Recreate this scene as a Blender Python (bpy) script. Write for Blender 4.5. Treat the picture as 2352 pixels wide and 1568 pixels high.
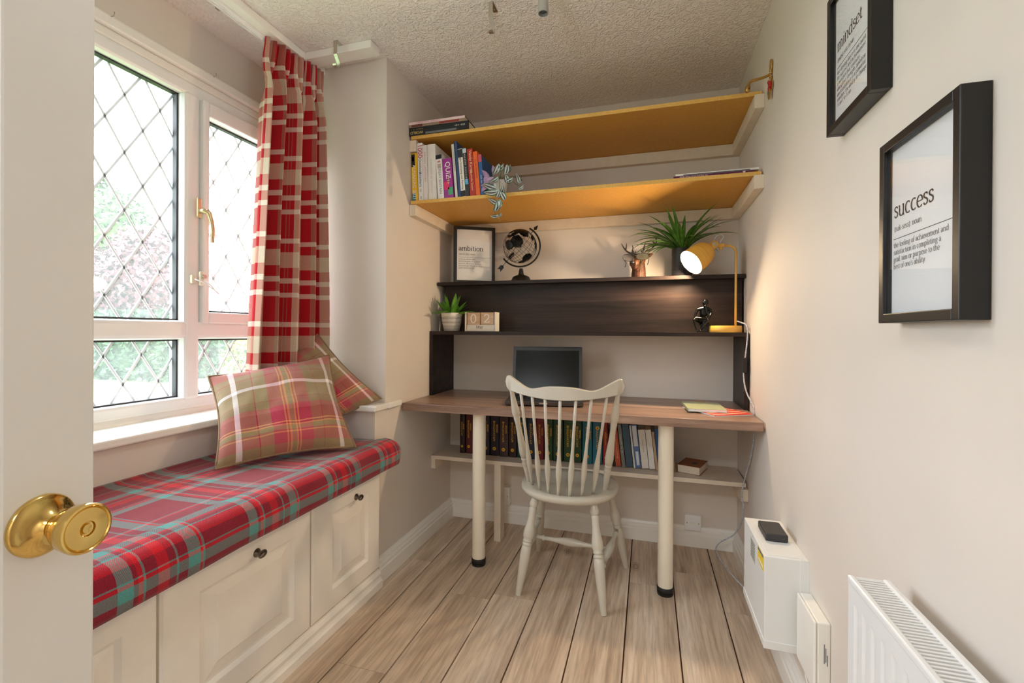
import bpy, bmesh, math, random
from mathutils import Vector, Matrix, Euler, noise
random.seed(7)
for o in list(bpy.data.objects): bpy.data.objects.remove(o)
scene = bpy.context.scene
COL = scene.collection
V = Vector
PI = math.pi

# ------------------------------------------------------------------ camera
FPX, CYAW, CPIT, CROL = 1052.98, .288167, .0023877, .0049102
def make_camera():
    cd = bpy.data.cameras.new('camera'); co = bpy.data.objects.new('camera', cd); COL.objects.link(co)
    r0 = V((math.cos(CYAW), math.sin(CYAW), 0)); f0 = V((-math.sin(CYAW), math.cos(CYAW), 0)); u0 = V((0, 0, 1))
    f = math.cos(CPIT)*f0 - math.sin(CPIT)*u0; u = math.sin(CPIT)*f0 + math.cos(CPIT)*u0
    r = math.cos(CROL)*r0 + math.sin(CROL)*u; u2 = -math.sin(CROL)*r0 + math.cos(CROL)*u
    m = Matrix((r, u2, -f)).transposed().to_4x4(); m.translation = V((0, 0, 1.15))
    co.matrix_world = m
    cd.sensor_fit = 'HORIZONTAL'; cd.sensor_width = 36; cd.lens = FPX/2352*36
    cd.shift_y = (764.7-784)/2352; cd.clip_start = .02; cd.clip_end = 300
    scene.camera = co
make_camera()
# ------------------------------------------------------------------ light, exposure
vs = scene.view_settings
vs.view_transform = 'Standard'; vs.look = 'None'; vs.gamma = 1; vs.use_curve_mapping = False
vs.exposure = 1.08
scene.cycles.max_bounces = 14; scene.cycles.diffuse_bounces = 8; scene.cycles.transparent_max_bounces = 16
w = bpy.data.worlds.new('overcast_sky'); scene.world = w; w.use_nodes = True
bg = w.node_tree.nodes['Background']; bg.inputs['Color'].default_value = (.82, .905, 1, 1); bg.inputs['Strength'].default_value = 8.0
def area(name, loc, rot, sx, sy, power, col=(1, 1, 1), portal=False):
    l = bpy.data.lights.new(name, 'AREA'); l.shape = 'RECTANGLE'; l.size = sx; l.size_y = sy; l.energy = power; l.color = col
    if portal: l.cycles.is_portal = True
    o = bpy.data.objects.new(name, l); COL.objects.link(o); o.location = loc; o.rotation_euler = rot
    return o
area('window_portal', (-1.87, 1.12, 1.52), (0, -PI/2, 0), 1.42, 1.62, 1, portal=True)
PENDANT_FILL = 10.5     # glow of a fill globe added above the view
HALL_FILL_POWER = 18
area('hall_fill_light', (-.3, -1.35, 2.38), (0, 0, 0), .5, .5, HALL_FILL_POWER, (.88, .95, 1))  # fill light added behind the camera to brighten the room

# ------------------------------------------------------------------ helpers
ORIG = {}
class MB:
    def __init__(s): s.v = []; s.f = []; s.uv = []; s.hasuv = False
    def add(s, vs, fs, uvs=None):
        n = len(s.v); s.v += [V(p) for p in vs]
        for i, f in enumerate(fs):
            s.f.append([n+k for k in f])
            if uvs: s.uv.append([uvs[k] for k in f]); s.hasuv = True
            else: s.uv.append([(0, 0)]*len(f))
        return s
    def hexa(s, p):   # 8 points: bottom 4 ccw, top 4 ccw
        return s.add(p, [(3, 2, 1, 0), (4, 5, 6, 7), (0, 1, 5, 4), (1, 2, 6, 5), (2, 3, 7, 6), (3, 0, 4, 7)])
    def box(s, x0, x1, y0, y1, z0, z1):
        return s.hexa([(x0, y0, z0), (x1, y0, z0), (x1, y1, z0), (x0, y1, z0), (x0, y0, z1), (x1, y0, z1), (x1, y1, z1), (x0, y1, z1)])
    def tube(s, pts, r, seg=8, cap=True, closed=False):
        pts = [V(p) for p in pts]; n = len(pts); rs = r if isinstance(r, (list, tuple)) else [r]*n
        rings = []; up = None
        for i, p in enumerate(pts):
            if closed: t = (pts[(i+1) % n]-pts[i-1])
            else: t = (pts[min(i+1, n-1)]-pts[max(i-1, 0)])
            t.normalize()
            if up is None:
                up = V((0, 0, 1)) if abs(t.z) < .9 else V((1, 0, 0))
            up = (up-t*up.dot(t)); up.normalize(); b = t.cross(up)
            rings.append([p+(up*math.cos(2*PI*k/seg)+b*math.sin(2*PI*k/seg))*rs[i] for k in range(seg)])
        vs = [q for R in rings for q in R]; fs = []
        for i in range(n if closed else n-1):
            j = (i+1) % n
            for k in range(seg):
                a, b2 = i*seg+k, i*seg+(k+1) % seg; c, d = j*seg+(k+1) % seg, j*seg+k
                fs.append((a, b2, c, d))
        if cap and not closed:
            fs.append(tuple(range(seg-1, -1, -1))); fs.append(tuple((n-1)*seg+k for k in range(seg)))
        return s.add(vs, fs)
    def lathe(s, prof, o=(0, 0, 0), axis=(0, 0, 1), seg=24, cap=True):
        o = V(o); ax = V(axis).normalized(); u = V((1, 0, 0)) if abs(ax.x) < .9 else V((0, 1, 0))
        u = (u-ax*u.dot(ax)).normalized(); b = ax.cross(u); vs = []; fs = []; n = len(prof)
        for r, z in prof:
            for k in range(seg): vs.append(o+ax*z+(u*math.cos(2*PI*k/seg)+b*math.sin(2*PI*k/seg))*r)
        for i in range(n-1):
            for k in range(seg): fs.append((i*seg+k, i*seg+(k+1) % seg, (i+1)*seg+(k+1) % seg, (i+1)*seg+k))
        if cap:
            if prof[0][0] > 1e-5: fs.append(tuple(range(seg-1, -1, -1)))
            if prof[-1][0] > 1e-5: fs.append(tuple((n-1)*seg+k for k in range(seg)))
        return s.add(vs, fs)
    def turned(s, a, b, prof, seg=14):   # lathe between two points, prof: (t 0..1, r)
        a, b = V(a), V(b); L = (b-a).length
        return s.lathe([(r, t*L) for t, r in prof], a, b-a, seg)
    def sphere(s, c, r, seg=16, rings=10, sc=(1, 1, 1)):
        c = V(c); vs = []; fs = []
        for i in range(rings+1):
            th = PI*i/rings
            for k in range(seg):
                ph = 2*PI*k/seg
                vs.append(c+V((r*sc[0]*math.sin(th)*math.cos(ph), r*sc[1]*math.sin(th)*math.sin(ph), r*sc[2]*math.cos(th))))
        for i in range(rings):
            for k in range(seg): fs.append((i*seg+k, (i+1)*seg+k, (i+1)*seg+(k+1) % seg, i*seg+(k+1) % seg))
        return s.add(vs, fs)
    def prism(s, poly, o, u, v, d):     # poly in (u,v) plane, extruded by vector d
        o, u, v, d = V(o), V(u), V(v), V(d); n = len(poly)
        vs = [o+u*a+v*b for a, b in poly]+[o+u*a+v*b+d for a, b in poly]
        fs = [tuple(range(n-1, -1, -1)), tuple(range(n, 2*n))]+[(k, (k+1) % n, n+(k+1) % n, n+k) for k in range(n)]
        return s.add(vs, fs)
    def grid(s, fn, nu, nv, uvfn=None):
        vs = []; uv = []
        for i in range(nu+1):
            for j in range(nv+1):
                vs.append(fn(i/nu, j/nv)); uv.append(uvfn(i/nu, j/nv) if uvfn else (i/nu, j/nv))
        fs = [(i*(nv+1)+j, (i+1)*(nv+1)+j, (i+1)*(nv+1)+j+1, i*(nv+1)+j+1) for i in range(nu) for j in range(nv)]
        return s.add(vs, fs, uv)
    def build(s, name, mat, parent=None, smooth=False, bevel=0, local=False, sub=0, solid=0, fix=True, angle=None):
        me = bpy.data.meshes.new(name)
        off = V((0, 0, 0)) if (local or parent is None) else ORIG.get(parent.name, V((0, 0, 0)))
        me.from_pydata([p-off for p in s.v], [], s.f)
        if s.hasuv:
            ul = me.uv_layers.new(name='UVMap'); i = 0
            for u in s.uv:
                for q in u: ul.data[i].uv = q; i += 1
        me.update()
        if fix:
            bm = bmesh.new(); bm.from_mesh(me); bmesh.ops.recalc_face_normals(bm, faces=bm.faces); bm.to_mesh(me); bm.free()
        if smooth:
            for p in me.polygons: p.use_smooth = True
        if mat: me.materials.append(mat)
        o = bpy.data.objects.new(name, me); COL.objects.link(o)
        if parent:
            o.parent = parent; ORIG[o.name] = off
        else: ORIG[o.name] = V((0, 0, 0))
        if bevel:
            m = o.modifiers.new('bevel', 'BEVEL'); m.width = bevel; m.segments = 2; m.limit_method = 'ANGLE'; m.angle_limit = math.radians(40)
        if solid:
            m = o.modifiers.new('solid', 'SOLIDIFY'); m.thickness = solid; m.offset = 0
        if sub:
            m = o.modifiers.new('sub', 'SUBSURF'); m.levels = sub; m.render_levels = sub
        if smooth and angle is not None:
            mm = o.modifiers.new('split', 'EDGE_SPLIT'); mm.split_angle = math.radians(angle)
        return o
def thing(name, label, cat, loc=(0, 0, 0), rotz=0, group=None, rot=None):
    o = bpy.data.objects.new(name, None); COL.objects.link(o); o.empty_display_size = .05
    o.location = loc; o.rotation_euler = rot if rot else (0, 0, rotz)
    o['label'] = label; o['category'] = cat
    if group: o['group'] = group
    ORIG[o.name] = V(loc); return o
def tag(o, label, cat, group=None):
    o['label'] = label; o['category'] = cat
    if group: o['group'] = group
    return o
def structure(o, label=None, cat=None):
    o['kind'] = 'structure'
    if label: o['label'] = label
    if cat: o['category'] = cat
    return o
def struct_root(name, label, cat, loc=(0, 0, 0)):
    return structure(thing(name, label, cat, loc))
def box(name, mat, b, parent=None, bevel=0, local=False):
    return MB().box(*b).build(name, mat, parent, bevel=bevel, local=local)

# ------------------------------------------------------------------ materials
def srgb(r, g, b):
    f = lambda c: (c/255/12.92) if c/255 <= .04045 else ((c/255+.055)/1.055)**2.4
    return (f(r), f(g), f(b), 1)
class NT:
    def __init__(s, name):
        s.m = bpy.data.materials.new(name); s.m.use_nodes = True; s.t = s.m.node_tree; s.n = s.t.nodes; s.l = s.t.links
        s.p = s.n['Principled BSDF']
    def node(s, typ, **kw):
        x = s.n.new(typ)
        for k, v in kw.items():
            if k in x.inputs: x.inputs[k].default_value = v
            else: setattr(x, k, v)
        return x
    def link(s, a, b): s.l.new(a, b)
    def math(s, op, a, b=None, c=None):
        x = s.node('ShaderNodeMath', operation=op)
        for i, q in enumerate((a, b, c)):
            if q is None: continue
            if isinstance(q, (int, float)): x.inputs[i].default_value = q
            else: s.link(q, x.inputs[i])
        return x.outputs[0]
    def mix(s, fac, a, b, blend='MIX'):
        x = s.node('ShaderNodeMix', data_type='RGBA', blend_type=blend)
        for i, q in ((0, fac), (6, a), (7, b)):
            if isinstance(q, (int, float)): x.inputs[i].default_value = q
            elif isinstance(q, tuple): x.inputs[i].default_value = q
            else: s.link(q, x.inputs[i])
        return x.outputs[2]
    def ramp(s, fac, stops, interp='LINEAR'):
        x = s.node('ShaderNodeValToRGB'); cr = x.color_ramp; cr.interpolation = interp
        while len(cr.elements) < len(stops): cr.elements.new(1)
        for e, (p, c) in zip(cr.elements, stops): e.position = p; e.color = c
        s.link(fac, x.inputs[0]); return x.outputs[0]
    def coords(s, kind='Object', scale=(1, 1, 1), rnd=0):
        tc = s.node('ShaderNodeTexCoord'); mp = s.node('ShaderNodeMapping'); mp.inputs['Scale'].default_value = scale
        s.link(tc.outputs[kind], mp.inputs['Vector'])
        if rnd:
            oi = s.node('ShaderNodeObjectInfo'); cb = s.node('ShaderNodeCombineXYZ')
            r = s.math('MULTIPLY', oi.outputs['Random'], rnd)
            for k in range(3): s.link(r, cb.inputs[k])
            s.link(cb.outputs[0], mp.inputs['Location'])
        return mp.outputs[0]
    def noise(s, vec, scale, detail=3, rough=.5, dist=0):
        x = s.node('ShaderNodeTexNoise', Scale=scale, Detail=detail, Roughness=rough, Distortion=dist)
        s.link(vec, x.inputs['Vector']); return x.outputs[0]
    def bump(s, h, strength=.2, dist=.01):
        x = s.node('ShaderNodeBump', Strength=strength, Distance=dist); s.link(h, x.inputs['Height']); s.link(x.outputs[0], s.p.inputs['Normal'])
def mat(name, col, rough=.5, metal=0, spec=None, sheen=0, coat=0, var=0, vscale=6, bump=0, bscale=120, emis=None, estr=0, trans=0, coords='Object'):
    t = NT(name); p = t.p; p.inputs['Base Color'].default_value = col; p.inputs['Roughness'].default_value = rough; p.inputs['Metallic'].default_value = metal
    if spec is not None: p.inputs['Specular IOR Level'].default_value = spec
    if sheen: p.inputs['Sheen Weight'].default_value = sheen
    if coat: p.inputs['Coat Weight'].default_value = coat
    if trans: p.inputs['Transmission Weight'].default_value = trans
    if var or bump:
        c = t.coords(coords)
        if var:
            n = t.noise(c, vscale, 4); d = tuple(max(0, x*(1-var)) for x in col[:3])+(1,); h = tuple(min(1, x*(1+var)) for x in col[:3])+(1,)
            t.link(t.ramp(n, [(.3, d), (.7, h)]), p.inputs['Base Color'])
        if bump: t.bump(t.noise(c, bscale, 3), bump, .002)
    if emis: p.inputs['Emission Color'].default_value = emis; p.inputs['Emission Strength'].default_value = estr
    return t.m
def wood(name, c1, c2, c3, axis=1, freq=14, stretch=.05, rough=.5, rnd=30, knots=0, fine=0.35, bump=.15, spec=.4):
    t = NT(name); sc = [1, 1, 1]; sc[axis] = stretch
    c = t.coords('Object', tuple(sc), rnd)
    a = t.noise(c, freq, 5, .6, .6); b = t.noise(c, freq*7, 3, .6)
    base = t.ramp(a, [(.32, c1), (.5, c2), (.7, c3)])
    dk = t.ramp(b, [(.35, (.45, .42, .4, 1)), (.6, (1, 1, 1, 1))])
    col = t.mix(fine, base, dk, 'MULTIPLY')
    if knots:
        sk = [1, 1, 1]; sk[axis] = .45
        kc = t.coords('Object', tuple(sk), rnd); vo = t.node('ShaderNodeTexVoronoi', Scale=4.5, Randomness=1.0); t.link(kc, vo.inputs['Vector'])
        wv = t.math('SINE', t.math('MULTIPLY', vo.outputs['Distance'], 160))
        near = t.ramp(vo.outputs['Distance'], [(.0, (1, 1, 1, 1)), (.045, (.9, .9, .9, 1)), (.12, (0, 0, 0, 1))])
        kk = t.math('MULTIPLY', near, t.math('MULTIPLY_ADD', wv, .3, .6))
        col = t.mix(t.math('MULTIPLY', kk, knots), col, srgb(104, 74, 52))
    t.link(col, t.p.inputs['Base Color']); t.p.inputs['Roughness'].default_value = rough; t.p.inputs['Specular IOR Level'].default_value = spec
    if bump: t.bump(b, bump, .001)
    return t.m
def plaid(name, warp, weft, pu, pv, twill=900, sheen=.3, rough=.95, ou=0, ov=0, bump=.25, fuzz=.12, fz=300):
    t = NT(name); tc = t.node('ShaderNodeTexCoord'); sp = t.node('ShaderNodeSeparateXYZ'); t.link(tc.outputs['UV'], sp.inputs[0])
    def band(src, per, off, seq):
        fr = t.math('FRACT', t.math('MULTIPLY_ADD', src, 1/per, off))
        tot = sum(x for x, _ in seq); pos = 0; st = []
        for x, c in seq: st.append((pos/tot, c)); pos += x
        return t.ramp(fr, st[:32], 'CONSTANT')
    a = band(sp.outputs[0], pu, ou, warp); b = band(sp.outputs[1], pv, ov, weft)
    tw = t.math('SINE', t.math('MULTIPLY', t.math('ADD', sp.outputs[0], sp.outputs[1]), twill))
    fac = t.math('MULTIPLY_ADD', tw, .28, .5)
    col = t.mix(fac, a, b)
    n = t.noise(tc.outputs['UV'], fz, 2, .7)
    col = t.mix(fuzz, col, t.ramp(n, [(.3, (.25, .25, .25, 1)), (.7, (1.0, 1.0, 1.0, 1))]), 'OVERLAY')
    t.link(col, t.p.inputs['Base Color']); t.p.inputs['Roughness'].default_value = rough; t.p.inputs['Sheen Weight'].default_value = sheen
    t.p.inputs['Specular IOR Level'].default_value = .1
    t.bump(n, bump, .003)
    return t.m

WALLC = srgb(222, 213, 203)
M = {}
M['wall'] = mat('magnolia_wall_paint', WALLC, .75, var=.02, vscale=3, bump=.06, bscale=60, spec=.25)
def ceiling_mat():
    t = NT('textured_ceiling_paint'); c = t.coords('Object', (1, 1, 1)); n = t.noise(c, 55, 2, .5, 1.2); m = t.noise(c, 140, 2, .6)
    t.p.inputs['Base Color'].default_value = srgb(244, 237, 232); t.p.inputs['Roughness'].default_value = .6
    h = t.math('ADD', t.ramp(n, [(.42, (0, 0, 0, 1)), (.6, (1, 1, 1, 1))]), t.math('MULTIPLY', m, .3)); t.bump(h, .55, .012); return t.m
M['ceiling'] = ceiling_mat()
M['gloss_white'] = mat('white_gloss_paint', srgb(240, 237, 230), .35, var=.02, vscale=4)
M['upvc'] = mat('white_upvc', srgb(242, 242, 240), .3)
M['cream'] = mat('cream_cabinet_paint', srgb(245, 240, 231), .45, var=.03, vscale=9)
M['door'] = mat('white_door_paint', srgb(228, 227, 224), .4, var=.015, bump=.05, bscale=40)
M['batten'] = mat('painted_softwood', srgb(226, 212, 192), .6, var=.05, vscale=18)
M['floor'] = wood('limed_pine_boards', srgb(176, 152, 130), srgb(210, 188, 164), srgb(228, 211, 191), 1, 13, .06, .42, 40, knots=.9, fine=.48, bump=.12)
M['gap'] = mat('board_gap_brown', srgb(96, 58, 38), .9)  # brown base showing in the joints between boards
M['desk'] = wood('walnut_laminate', srgb(106, 84, 72), srgb(156, 126, 108), srgb(186, 156, 136), 0, 11, .08, .32, 0, fine=.45, bump=.05)
M['hutch'] = wood('black_brown_laminate', srgb(26, 20, 18), srgb(46, 35, 32), srgb(64, 49, 44), 0, 16, .04, .45, 0, fine=.5, bump=.08, spec=.3)
M['mdf'] = mat('honey_mdf', srgb(206, 152, 62), .5, var=.06, vscale=60)
M['mdf_edge'] = mat('honey_mdf_edge', srgb(224, 178, 92), .7, var=.1, vscale=160)
M['black'] = mat('black_satin', srgb(24, 23, 23), .4)
M['black_gloss'] = mat('black_gloss_resin', srgb(10, 10, 11), .22, spec=.4)
M['black_metal'] = mat('black_metal', srgb(20, 19, 19), .42, .3)
M['brass'] = mat('polished_brass', srgb(224, 192, 116), .14, 1)
M['antique'] = mat('antique_brass', srgb(190, 150, 84), .35, 1, var=.15, vscale=80)
M['pewter'] = mat('pewter_knob', srgb(120, 112, 102), .32, 1)
M['steel'] = mat('brushed_steel', srgb(196, 190, 178), .3, 1)
M['goldalu'] = mat('champagne_handle', srgb(214, 192, 150), .3, .8)
M['paper'] = mat('white_paper', srgb(240, 241, 242), .7)
M['page'] = mat('book_pages', srgb(226, 214, 192), .8, var=.06, vscale=200)
M['ink'] = mat('print_ink', srgb(38, 38, 42), .8)
M['ink_grey'] = mat('grey_print_ink', srgb(112, 112, 116), .8)
M['chair'] = mat('putty_chair_paint', srgb(200, 193, 177), .3, var=.025, vscale=12, coat=.15)
M['leg'] = mat('cream_desk_leg', srgb(238, 228, 208), .35)
M['yellow'] = mat('mustard_lamp_enamel', srgb(222, 172, 74), .35)
M['lampin'] = mat('white_lamp_interior', srgb(250, 246, 238), .5)
M['green'] = mat('glossy_green_leaf', srgb(70, 126, 34), .4, var=.3, vscale=25)
M['green2'] = mat('dark_strap_leaf', srgb(58, 104, 30), .4, var=.35, vscale=18)
M['soil'] = mat('potting_soil', srgb(60, 44, 32), .95, var=.4, vscale=60)
M['metalbox'] = mat('grey_white_metal_box', srgb(232, 233, 231), .35, var=.02)
M['plasticbox'] = mat('cream_plastic_box', srgb(240, 238, 230), .4)
M['radiator'] = mat('radiator_enamel', srgb(232, 232, 231), .3)
M['cord'] = None
def glass_mat(name, haze, hazecol=(1, 1, 1, 1)):
    t = NT(name); out = t.n['Material Output']; t.n.remove(t.p)
    tr = t.node('ShaderNodeBsdfTransparent'); gl = t.node('ShaderNodeBsdfGlossy', Roughness=.02); lw = t.node('ShaderNodeLayerWeight', Blend=.5)
    fr = t.math('MULTIPLY_ADD', t.math('POWER', lw.outputs['Facing'], 5), .9, .045)
    mx = t.node('ShaderNodeMixShader'); t.link(fr, mx.inputs[0]); t.link(tr.outputs[0], mx.inputs[1]); t.link(gl.outputs[0], mx.inputs[2])
    src = mx.outputs[0]
    if haze:
        tl = t.node('ShaderNodeBsdfTranslucent', Color=hazecol); m2 = t.node('ShaderNodeMixShader'); m2.inputs[0].default_value = haze
        t.link(src, m2.inputs[1]); t.link(tl.outputs[0], m2.inputs[2]); src = m2.outputs[0]
    t.link(src, out.inputs['Surface']); return t.m
M['glass'] = glass_mat('window_glass', .04)
M['glass_hazy'] = glass_mat('veiled_window_glass', .11)  # larger translucent share gives this pane a milky veil
M['glass_clear'] = glass_mat('picture_glass', 0)
M['lead'] = mat('lead_strip', srgb(222, 228, 232), .6)
M['gasket'] = mat('black_gasket', srgb(46, 46, 48), .6)

# ------------------------------------------------------------------ pen-stroke serif lettering
def _arc(cx, cy, rx, ry, a0, a1, n=14): return [(cx+rx*math.cos(math.radians(a0+(a1-a0)*i/n)), cy+ry*math.sin(math.radians(a0+(a1-a0)*i/n))) for i in range(n+1)]
def _v(x, y0, y1): return [(x, y0), (x, y1)]
SER = 'ser'
G = {}
def glyph(ch, adv, *strokes): G[ch] = (adv, strokes)
sb = lambda x, y, w=.3: (SER, x, y, w)
glyph('a', .95, _arc(.42, .27, .3, .27, 20, 380), _v(.74, .08, .68), _arc(.44, .66, .3, .32, 0, 160), [(.74, .1), (.82, .02), (.95, .05)])
glyph('b', 1.08, _v(.2, 0, 1.5), _arc(.54, .5, .38, .5, -170, 170), sb(.12, 1.48, .2))
glyph('c', .92, _arc(.52, .5, .4, .5, 50, 310))
glyph('d', 1.1, _arc(.48, .5, .38, .5, 10, 350), _v(.86, 0, 1.5), sb(.78, 1.48, .2), sb(.93, .02, .2))
glyph('e', .95, _arc(.5, .5, .4, .5, 0, 318), [(.1, .53), (.9, .53)])
glyph('f', .62, _v(.28, 0, 1.2), _arc(.54, 1.2, .26, .28, 180, 55), [(.06, .96), (.56, .96)], sb(.3, .02, .42))
glyph('g', .98, _arc(.45, .64, .31, .34, 0, 360), _arc(.46, -.2, .4, .24, 0, 360), [(.3, .34), (.2, .2), (.34, .06)], [(.7, .88), (.92, .95)])
glyph('h', 1.1, _v(.2, 0, 1.5), _arc(.53, .62, .32, .36, 175, 0), _v(.85, 0, .62), sb(.2, .02, .36), sb(.85, .02, .36), sb(.12, 1.48, .2))
glyph('i', .52, _v(.26, 0, .98), [(.26, 1.3), (.26, 1.44)], sb(.26, .02, .38), sb(.18, .97, .2))
glyph('k', 1.05, _v(.2, 0, 1.5), [(.8, .95), (.24, .45)], [(.42, .58), (.88, 0)], sb(.2, .02, .36), sb(.88, .02, .3), sb(.8, .97, .3))
glyph('l', .52, _v(.26, 0, 1.5), sb(.26, .02, .38), sb(.18, 1.48, .2))
glyph('m', 1.62, _v(.2, 0, .98), _arc(.5, .62, .29, .36, 175, 0), _v(.79, 0, .62), _arc(1.09, .62, .29, .36, 175, 0), _v(1.38, 0, .62), sb(.2, .02, .36), sb(.79, .02, .36), sb(1.38, .02, .36), sb(.12, .97, .2))
glyph('n', 1.1, _v(.2, 0, .98), _arc(.53, .62, .32, .36, 175, 0), _v(.85, 0, .62), sb(.2, .02, .36), sb(.85, .02, .36), sb(.12, .97, .2))
glyph('o', 1.0, _arc(.5, .5, .4, .5, 0, 360, 20))
glyph('p', 1.08, _v(.2, -.5, .98), _arc(.54, .5, .38, .5, -170, 170), sb(.12, .97, .2), sb(.2, -.48, .38))
glyph('q', 1.08, _arc(.48, .5, .38, .5, 10, 350), _v(.86, -.5, 1), sb(.86, -.48, .38))
glyph('r', .74, _v(.2, 0, .98), _arc(.5, .6, .3, .36, 175, 50), sb(.2, .02, .4), sb(.12, .97, .2))
glyph('s', .78, [(.66, .82), (.55, .96), (.38, .99), (.2, .92), (.14, .78), (.2, .64), (.4, .54), (.58, .44), (.67, .3), (.62, .12), (.44, .01), (.25, .03), (.12, .2)])
glyph('t', .66, _v(.28, .25, 1.3), _arc(.5, .25, .22, .24, 180, 310), [(.06, .96), (.58, .96)])
glyph('u', 1.1, _v(.2, .36, .96), _arc(.52, .36, .32, .35, 185, 350), _v(.85, 0, .98), sb(.12, .97, .2), sb(.78, .97, .2), sb(.93, .02, .2))
glyph('v', 1.0, [(.14, .97), (.5, 0)], [(.86, .97), (.5, 0)], sb(.14, .97), sb(.86, .97))
glyph('w', 1.4, [(.12, .97), (.42, 0)], [(.7, .97), (.42, 0)], [(.7, .97), (.98, 0)], [(1.28, .97), (.98, 0)], sb(.12, .97), sb(1.28, .97))
glyph('x', 1.0, [(.14, .97), (.86, 0)], [(.86, .97), (.14, 0)])
glyph('y', 1.0, [(.14, .97), (.5, .05)], [(.86, .97), (.4, -.3), (.2, -.45)], sb(.14, .97), sb(.86, .97))
glyph('z', .9, [(.12, .95), (.8, .95), (.12, .03), (.8, .03)])
glyph('.', .4, [(.2, 0), (.2, .12)]); glyph(',', .4, [(.2, .1), (.14, -.18)]); glyph(':', .4, [(.2, 0), (.2, .12)], [(.2, .8), (.2, .92)])
glyph('-', .55, [(.1, .42), (.45, .42)]); glyph("'", .32, [(.16, 1.2), (.16, 1.45)])
glyph('(', .5, _arc(.75, .5, .6, .95, 120, 240)); glyph(')', .5, _arc(-.25, .5, .6, .95, 60, -60)); glyph(' ', .5)
glyph('I', .6, _v(.3, 0, 1.4), sb(.3, .02, .45), sb(.3, 1.38, .45))
glyph('M', 1.6, _v(.25, 0, 1.4), [(.25, 1.4), (.78, .05)], [(1.3, 1.4), (.78, .05)], _v(1.3, 0, 1.4), sb(.25, .02, .4), sb(1.3, .02, .4), sb(.2, 1.38, .3), sb(1.36, 1.38, .3))
glyph('0', 1.15, _arc(.57, .7, .42, .7, 0, 360, 24))
glyph('2', 1.1, _arc(.55, .98, .38, .42, 165, -35) + [(.5, .4), (.14, .04)], [(.14, .05), (.95, .05)], [(.95, .05), (.98, .28)])
def textwidth(s): return sum(G.get(c, G['o'])[0] for c in s)
def lettering(s, mb, o, u, v, size, thick=.17, thin=.055, track=0):
    """strokes of a broad pen: size = x-height; o,u,v = origin and unit axes"""
    o, u, v = V(o), V(u), V(v); n = u.cross(v).normalized()*.0002; x = 0
    for ch in s:
        adv, st = G.get(ch, G['o'])
        for k in st:
            if k[0] == SER: pts = [(k[1]-k[3]/2, k[2]), (k[1]+k[3]/2, k[2])]
            else: pts = k
            N = len(pts); L = []; R = []
            for i in range(N):
                a = pts[max(i-1, 0)]; b = pts[min(i+1, N-1)]; dx, dy = b[0]-a[0], b[1]-a[1]; l = math.hypot(dx, dy) or 1
                wd = (thin+(thick-thin)*abs(dy)/l)/2
                L.append((pts[i][0]-dy/l*wd, pts[i][1]+dx/l*wd)); R.append((pts[i][0]+dy/l*wd, pts[i][1]-dx/l*wd))
            q = [o+u*((x+p[0])*size)+v*(p[1]*size)+n for p in L+R]
            mb.add(q, [(i, N+i, N+i+1, i+1) for i in range(N-1)])
        x += adv+track
    return x*size
def font_mesh(s, size):
    if s[0] == '~':      # lettering too worn or small to read: a row of uneven strokes
        n = int(s[1:]); rg = random.Random(n); m = MB(); x = -n*.3
        for k in range(n):
            h = .5+.25*rg.random(); wd = .10+.1*rg.random()
            if rg.random() > .14: m.add([(x, -h/2, 0), (x+wd, -h/2, 0), (x+wd, h/2, 0), (x, h/2, 0), (x, -.06, 0), (x+.42, -.06, 0), (x+.42, .06, 0), (x, .06, 0)], [(0, 1, 2, 3), (4, 5, 6, 7)])
            x += .6
        me = bpy.data.meshes.new('strokes'); me.from_pydata(m.v, [], m.f); return me
    cu = bpy.data.curves.new('t', 'FONT'); cu.body = s; cu.size = size; cu.align_x = 'CENTER'; cu.align_y = 'CENTER'
    ob = bpy.data.objects.new('t', cu); COL.objects.link(ob); dg = bpy.context.evaluated_depsgraph_get(); dg.update()
    me = bpy.data.meshes.new_from_object(ob.evaluated_get(dg)); bpy.data.objects.remove(ob); return me
FONTS = {}
def title(s, parent, matl, loc, size, rot, name='title', sx=1):
    """sans lettering; loc/rot local to parent"""
    k = (s, matl.name)
    if k not in FONTS:
        FONTS[k] = font_mesh(s, 1); FONTS[k].materials.append(matl); FONTS[k].name = 'lettering'
    o = bpy.data.objects.new(name, FONTS[k]); COL.objects.link(o); o.parent = parent; o.location = loc; o.rotation_euler = rot; o.scale = (size*sx, size, size)
    if s[0] == '~': o['kind'] = 'stuff'
    return o

# ================================================================== the room
XW, XL, XR, YB, YP, YQ, ZC, YF = -1.83, -1.19, .457, 2.66, 1.91, 1.823, 2.445, -.42
fl = structure(box('floor', M['gap'], (-1.98, .6, -2.3, 2.8, -.08, -.010)))
def floor_boards():
    edges = [.498, .309, .118, -.077, -.266, -.457, -.645, -.838, -1.030, -1.222, -1.41, -1.60, -1.79, -1.98]
    rng = random.Random(3); k = 0
    for i in range(len(edges)-1):
        x1, x0 = edges[i], edges[i+1]; y = -2.3; first = True
        while y < 2.66:
            L = 1.25 if not first else .4+rng.random()*.9
            first = False; y1 = min(y+L, 2.66)
            if 2.66-y1 < .25: y1 = 2.66
            g = .0026
            m = MB().box(x0+g, x1-g, y+.0005, y1-.0006, -.011, 0)
            o = m.build('floor_board', M['floor'], fl, bevel=.0008); y = y1
floor_boards()
structure(box('ceiling', M['ceiling'], (-1.98, .6, -2.3, 2.8, ZC, ZC+.1)))
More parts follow.
